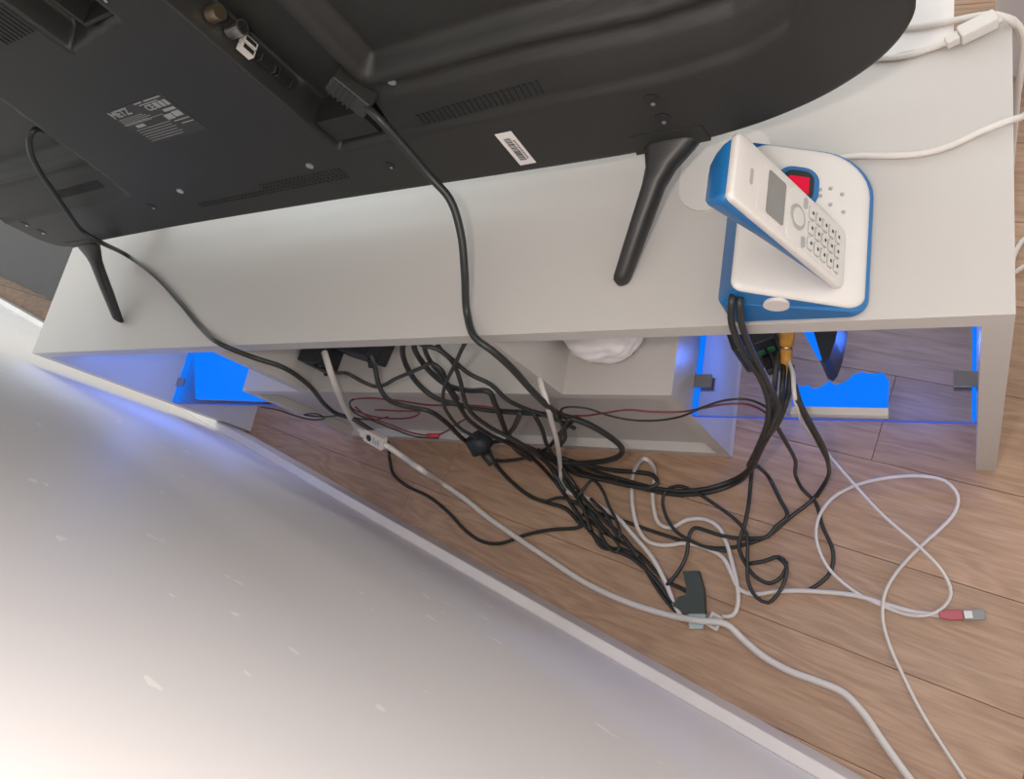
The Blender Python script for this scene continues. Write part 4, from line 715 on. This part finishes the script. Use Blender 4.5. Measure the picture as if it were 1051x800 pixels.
# network plug with red boot
root, P = cable('white network cable in a narrow loop')
F = frame(P[-1], (P[-1] - P[-3]).normalized(), (0, 0, 1))
F = Matrix.Translation((0, 0, 0.0025)) @ frame(P[-1], Vector((0.97, 0.17, 0)).normalized(), (0, 0, 1))
bm = bmesh.new(); prism(bm, [(-0.004, -0.0032), (0.006, -0.0058), (0.020, -0.0058), (0.020, 0.0058), (0.006, 0.0058), (-0.004, 0.0032)], -0.0045, 0.0045, F); bobj('red_boot', bm, 'red_boot', root, bevel=0.0012)
bm = bmesh.new(); prism(bm, rrect(0.0202, 0.041, -0.0058, 0.0058, 0.0006), -0.004, 0.004, F); bobj('clear_plug', bm, 'phone_lcd', root, bevel=0.0005)
bm = bmesh.new(); prism(bm, rrect(0.021, 0.029, -0.004, 0.004, 0.0006), 0.0041, 0.0052, F); bobj('latch', bm, 'sticker_white', root)
# small printed tag at the other end
F = RZ(-0.2835, 0.0205 + 0.012, -20)
bm = bmesh.new(); prism(bm, rrect(-0.0085, 0.0085, -0.010, 0.010, 0.0015), 0.0015, 0.0075, F); bobj('connector', bm, 'cable_white', root, bevel=0.0008)
bm = bmesh.new(); prism(bm, rrect(-0.0050, 0.0050, -0.0065, 0.0065, 0.001), 0.0075, 0.0079, F); bobj('printed_marks', bm, 'phone_grey', root)
# black right-angled plug with pale collar on the floor
pg = empty('angled_plug', (-0.312, 0.055, 0), 'black angled plug with a pale green collar on the floor beside the white cable', 'plug')
bm = bmesh.new(); prism(bm, [(-0.3315, 0.0905), (-0.3105, 0.0940), (-0.3010, 0.0720), (-0.2955, 0.0400), (-0.3210, 0.0360), (-0.3400, 0.0430), (-0.3335, 0.0560), (-0.3235, 0.0600), (-0.3240, 0.0700)][::-1], 0.001, 0.013); bobj('body', bm, 'grey_plug', pg, bevel=0.0015)
bm = bmesh.new(); prism(bm, [(-0.3185, 0.0365), (-0.2955, 0.0398), (-0.2975, 0.0205), (-0.3150, 0.0175)][::-1], 0.0012, 0.0085); bobj('collar', bm, 'pale_plug', pg, bevel=0.001)
# dark round plug in the bunch
dp = empty('round_plug', DARKPLUG, 'dark blue grey round mains plug in the black cable bunch behind the box', 'plug')
c = Vector(DARKPLUG)
bm = bmesh.new(); cyl(bm, c + Vector((-0.006, 0.010, 0.014)), c + Vector((0.002, -0.004, -0.004)), 0.017, 0.020, 18); bobj('plug_body', bm, 'adapter_black', dp, True, bevel=0.002)
bm = bmesh.new(); cyl(bm, c + Vector((0.004, -0.006, -0.004)), c + Vector((0.020, -0.026, -0.008)), 0.010, 0.006, 12); bobj('strain_relief', bm, 'cable_black', dp, True)
# red sleeve on the low wire
root, P = cable('thin red wire with a bright red')
pc, pd = along(P, SLEEVE)
bm = bmesh.new(); cyl(bm, pc - pd * 0.015, pc + pd * 0.015, 0.0036, 0.0032, 10); bobj('sleeve', bm, 'red_plastic', root, True)
# inline connector of the white cable at the front corner
root, P = cable('white cable with an inline connector')
F = frame(Vector((0.0045, 0.5065, 0.4575)), Vector((0.93, 0.36, 0.02)).normalized(), (0, 0, 1))
bm = bmesh.new(); prism(bm, rrect(-0.014, 0.013, -0.0062, 0.0062, 0.002), -0.005, 0.006, F); bobj('connector', bm, 'phone_white', root, bevel=0.0012)
bm = bmesh.new(); prism(bm, rrect(-0.024, -0.0142, -0.004, 0.004, 0.001), -0.004, 0.004, F); bobj('strain_relief', bm, 'cable_white', root, bevel=0.001)
# plug where the thick cable enters the television
root, P = cable('thick black cable hanging from')
F = frame(Vector((-0.478, 0.418, 0.640)), Vector((0.45, -0.25, -0.85)).normalized(), (0, -1, 0))
bm = bmesh.new(); prism(bm, rrect(-0.024, 0.018, -0.011, 0.011, 0.003), -0.008, 0.010, F); plg = bobj('plug', bm, 'tv_panel', root, bevel=0.002)
for k in range(5):
    bm = bmesh.new(); cube(bm, -0.020 + k * 0.005, -0.0178 + k * 0.005, -0.0112, 0.0112, 0.0098, 0.0112, F); bobj('grip_rib', bm, 'tv_plastic', plg)

# ------------------------------------------------------------------ things at the edges
sh = empty('white_card', (-0.04, 0.53, ZT), 'flat white card lying on the front edge of the cabinet under white cables', 'card')
box('sheet', -0.075, -0.0125, 0.502, 0.640, ZT + 0.0004, ZT + 0.0022, 'sticker_white', sh, 0.0003)
box('fold', -0.075, -0.0125, 0.6385, 0.6403, ZT - 0.03, ZT + 0.0003, 'sticker_white', sh, 0.0003)
bn = empty('waste_bin', (0.115, 0.86, 0), 'white rounded bin on the floor past the cabinet front corner', 'bin')
rings = []
for z, r_ in ((0.0, 0.085), (0.01, 0.088), (0.20, 0.105), (0.205, 0.107), (0.205, 0.102), (0.02, 0.084)):
    rings.append([(0.122 + r_ * math.cos(2 * math.pi * k / 32), 0.865 + r_ * math.sin(2 * math.pi * k / 32), z) for k in range(32)])
bm = bmesh.new(); loft(bm, rings); bobj('wall', bm, 'phone_white', bn, True)
bm = bmesh.new(); loft(bm, [[(0.122 + r_ * math.cos(2 * math.pi * k / 32), 0.865 + r_ * math.sin(2 * math.pi * k / 32), z) for k in range(32)] for z, r_ in ((0.200, 0.106), (0.200, 0.110), (0.207, 0.110), (0.207, 0.106), (0.200, 0.106))], cap=False); bobj('rim', bm, 'phone_white', bn, True)
# dark low furniture past the left end
dk = empty('dark_platform', (-2.75, 0.95, 0), 'low dark charcoal platform on the floor beyond the left end of the white cabinet', 'platform')
MD = Matrix.Translation((-2.423, 0.655, 0)) @ Matrix.Rotation(math.atan2(0.107, -0.38) - math.pi, 4, 'Z')
box('body', -1.2, 0.55, 0.0, 0.75, 0.002, 0.085, 'dark_furniture', dk, 0.003, MD)
box('top_panel', -1.205, 0.555, -0.004, 0.755, 0.0852, 0.098, 'dark_furniture', dk, 0.002, MD)
box('plinth', -1.19, 0.54, -0.003, -0.0002, 0.002, 0.02, 'tv_dark', dk, 0.0005, MD)
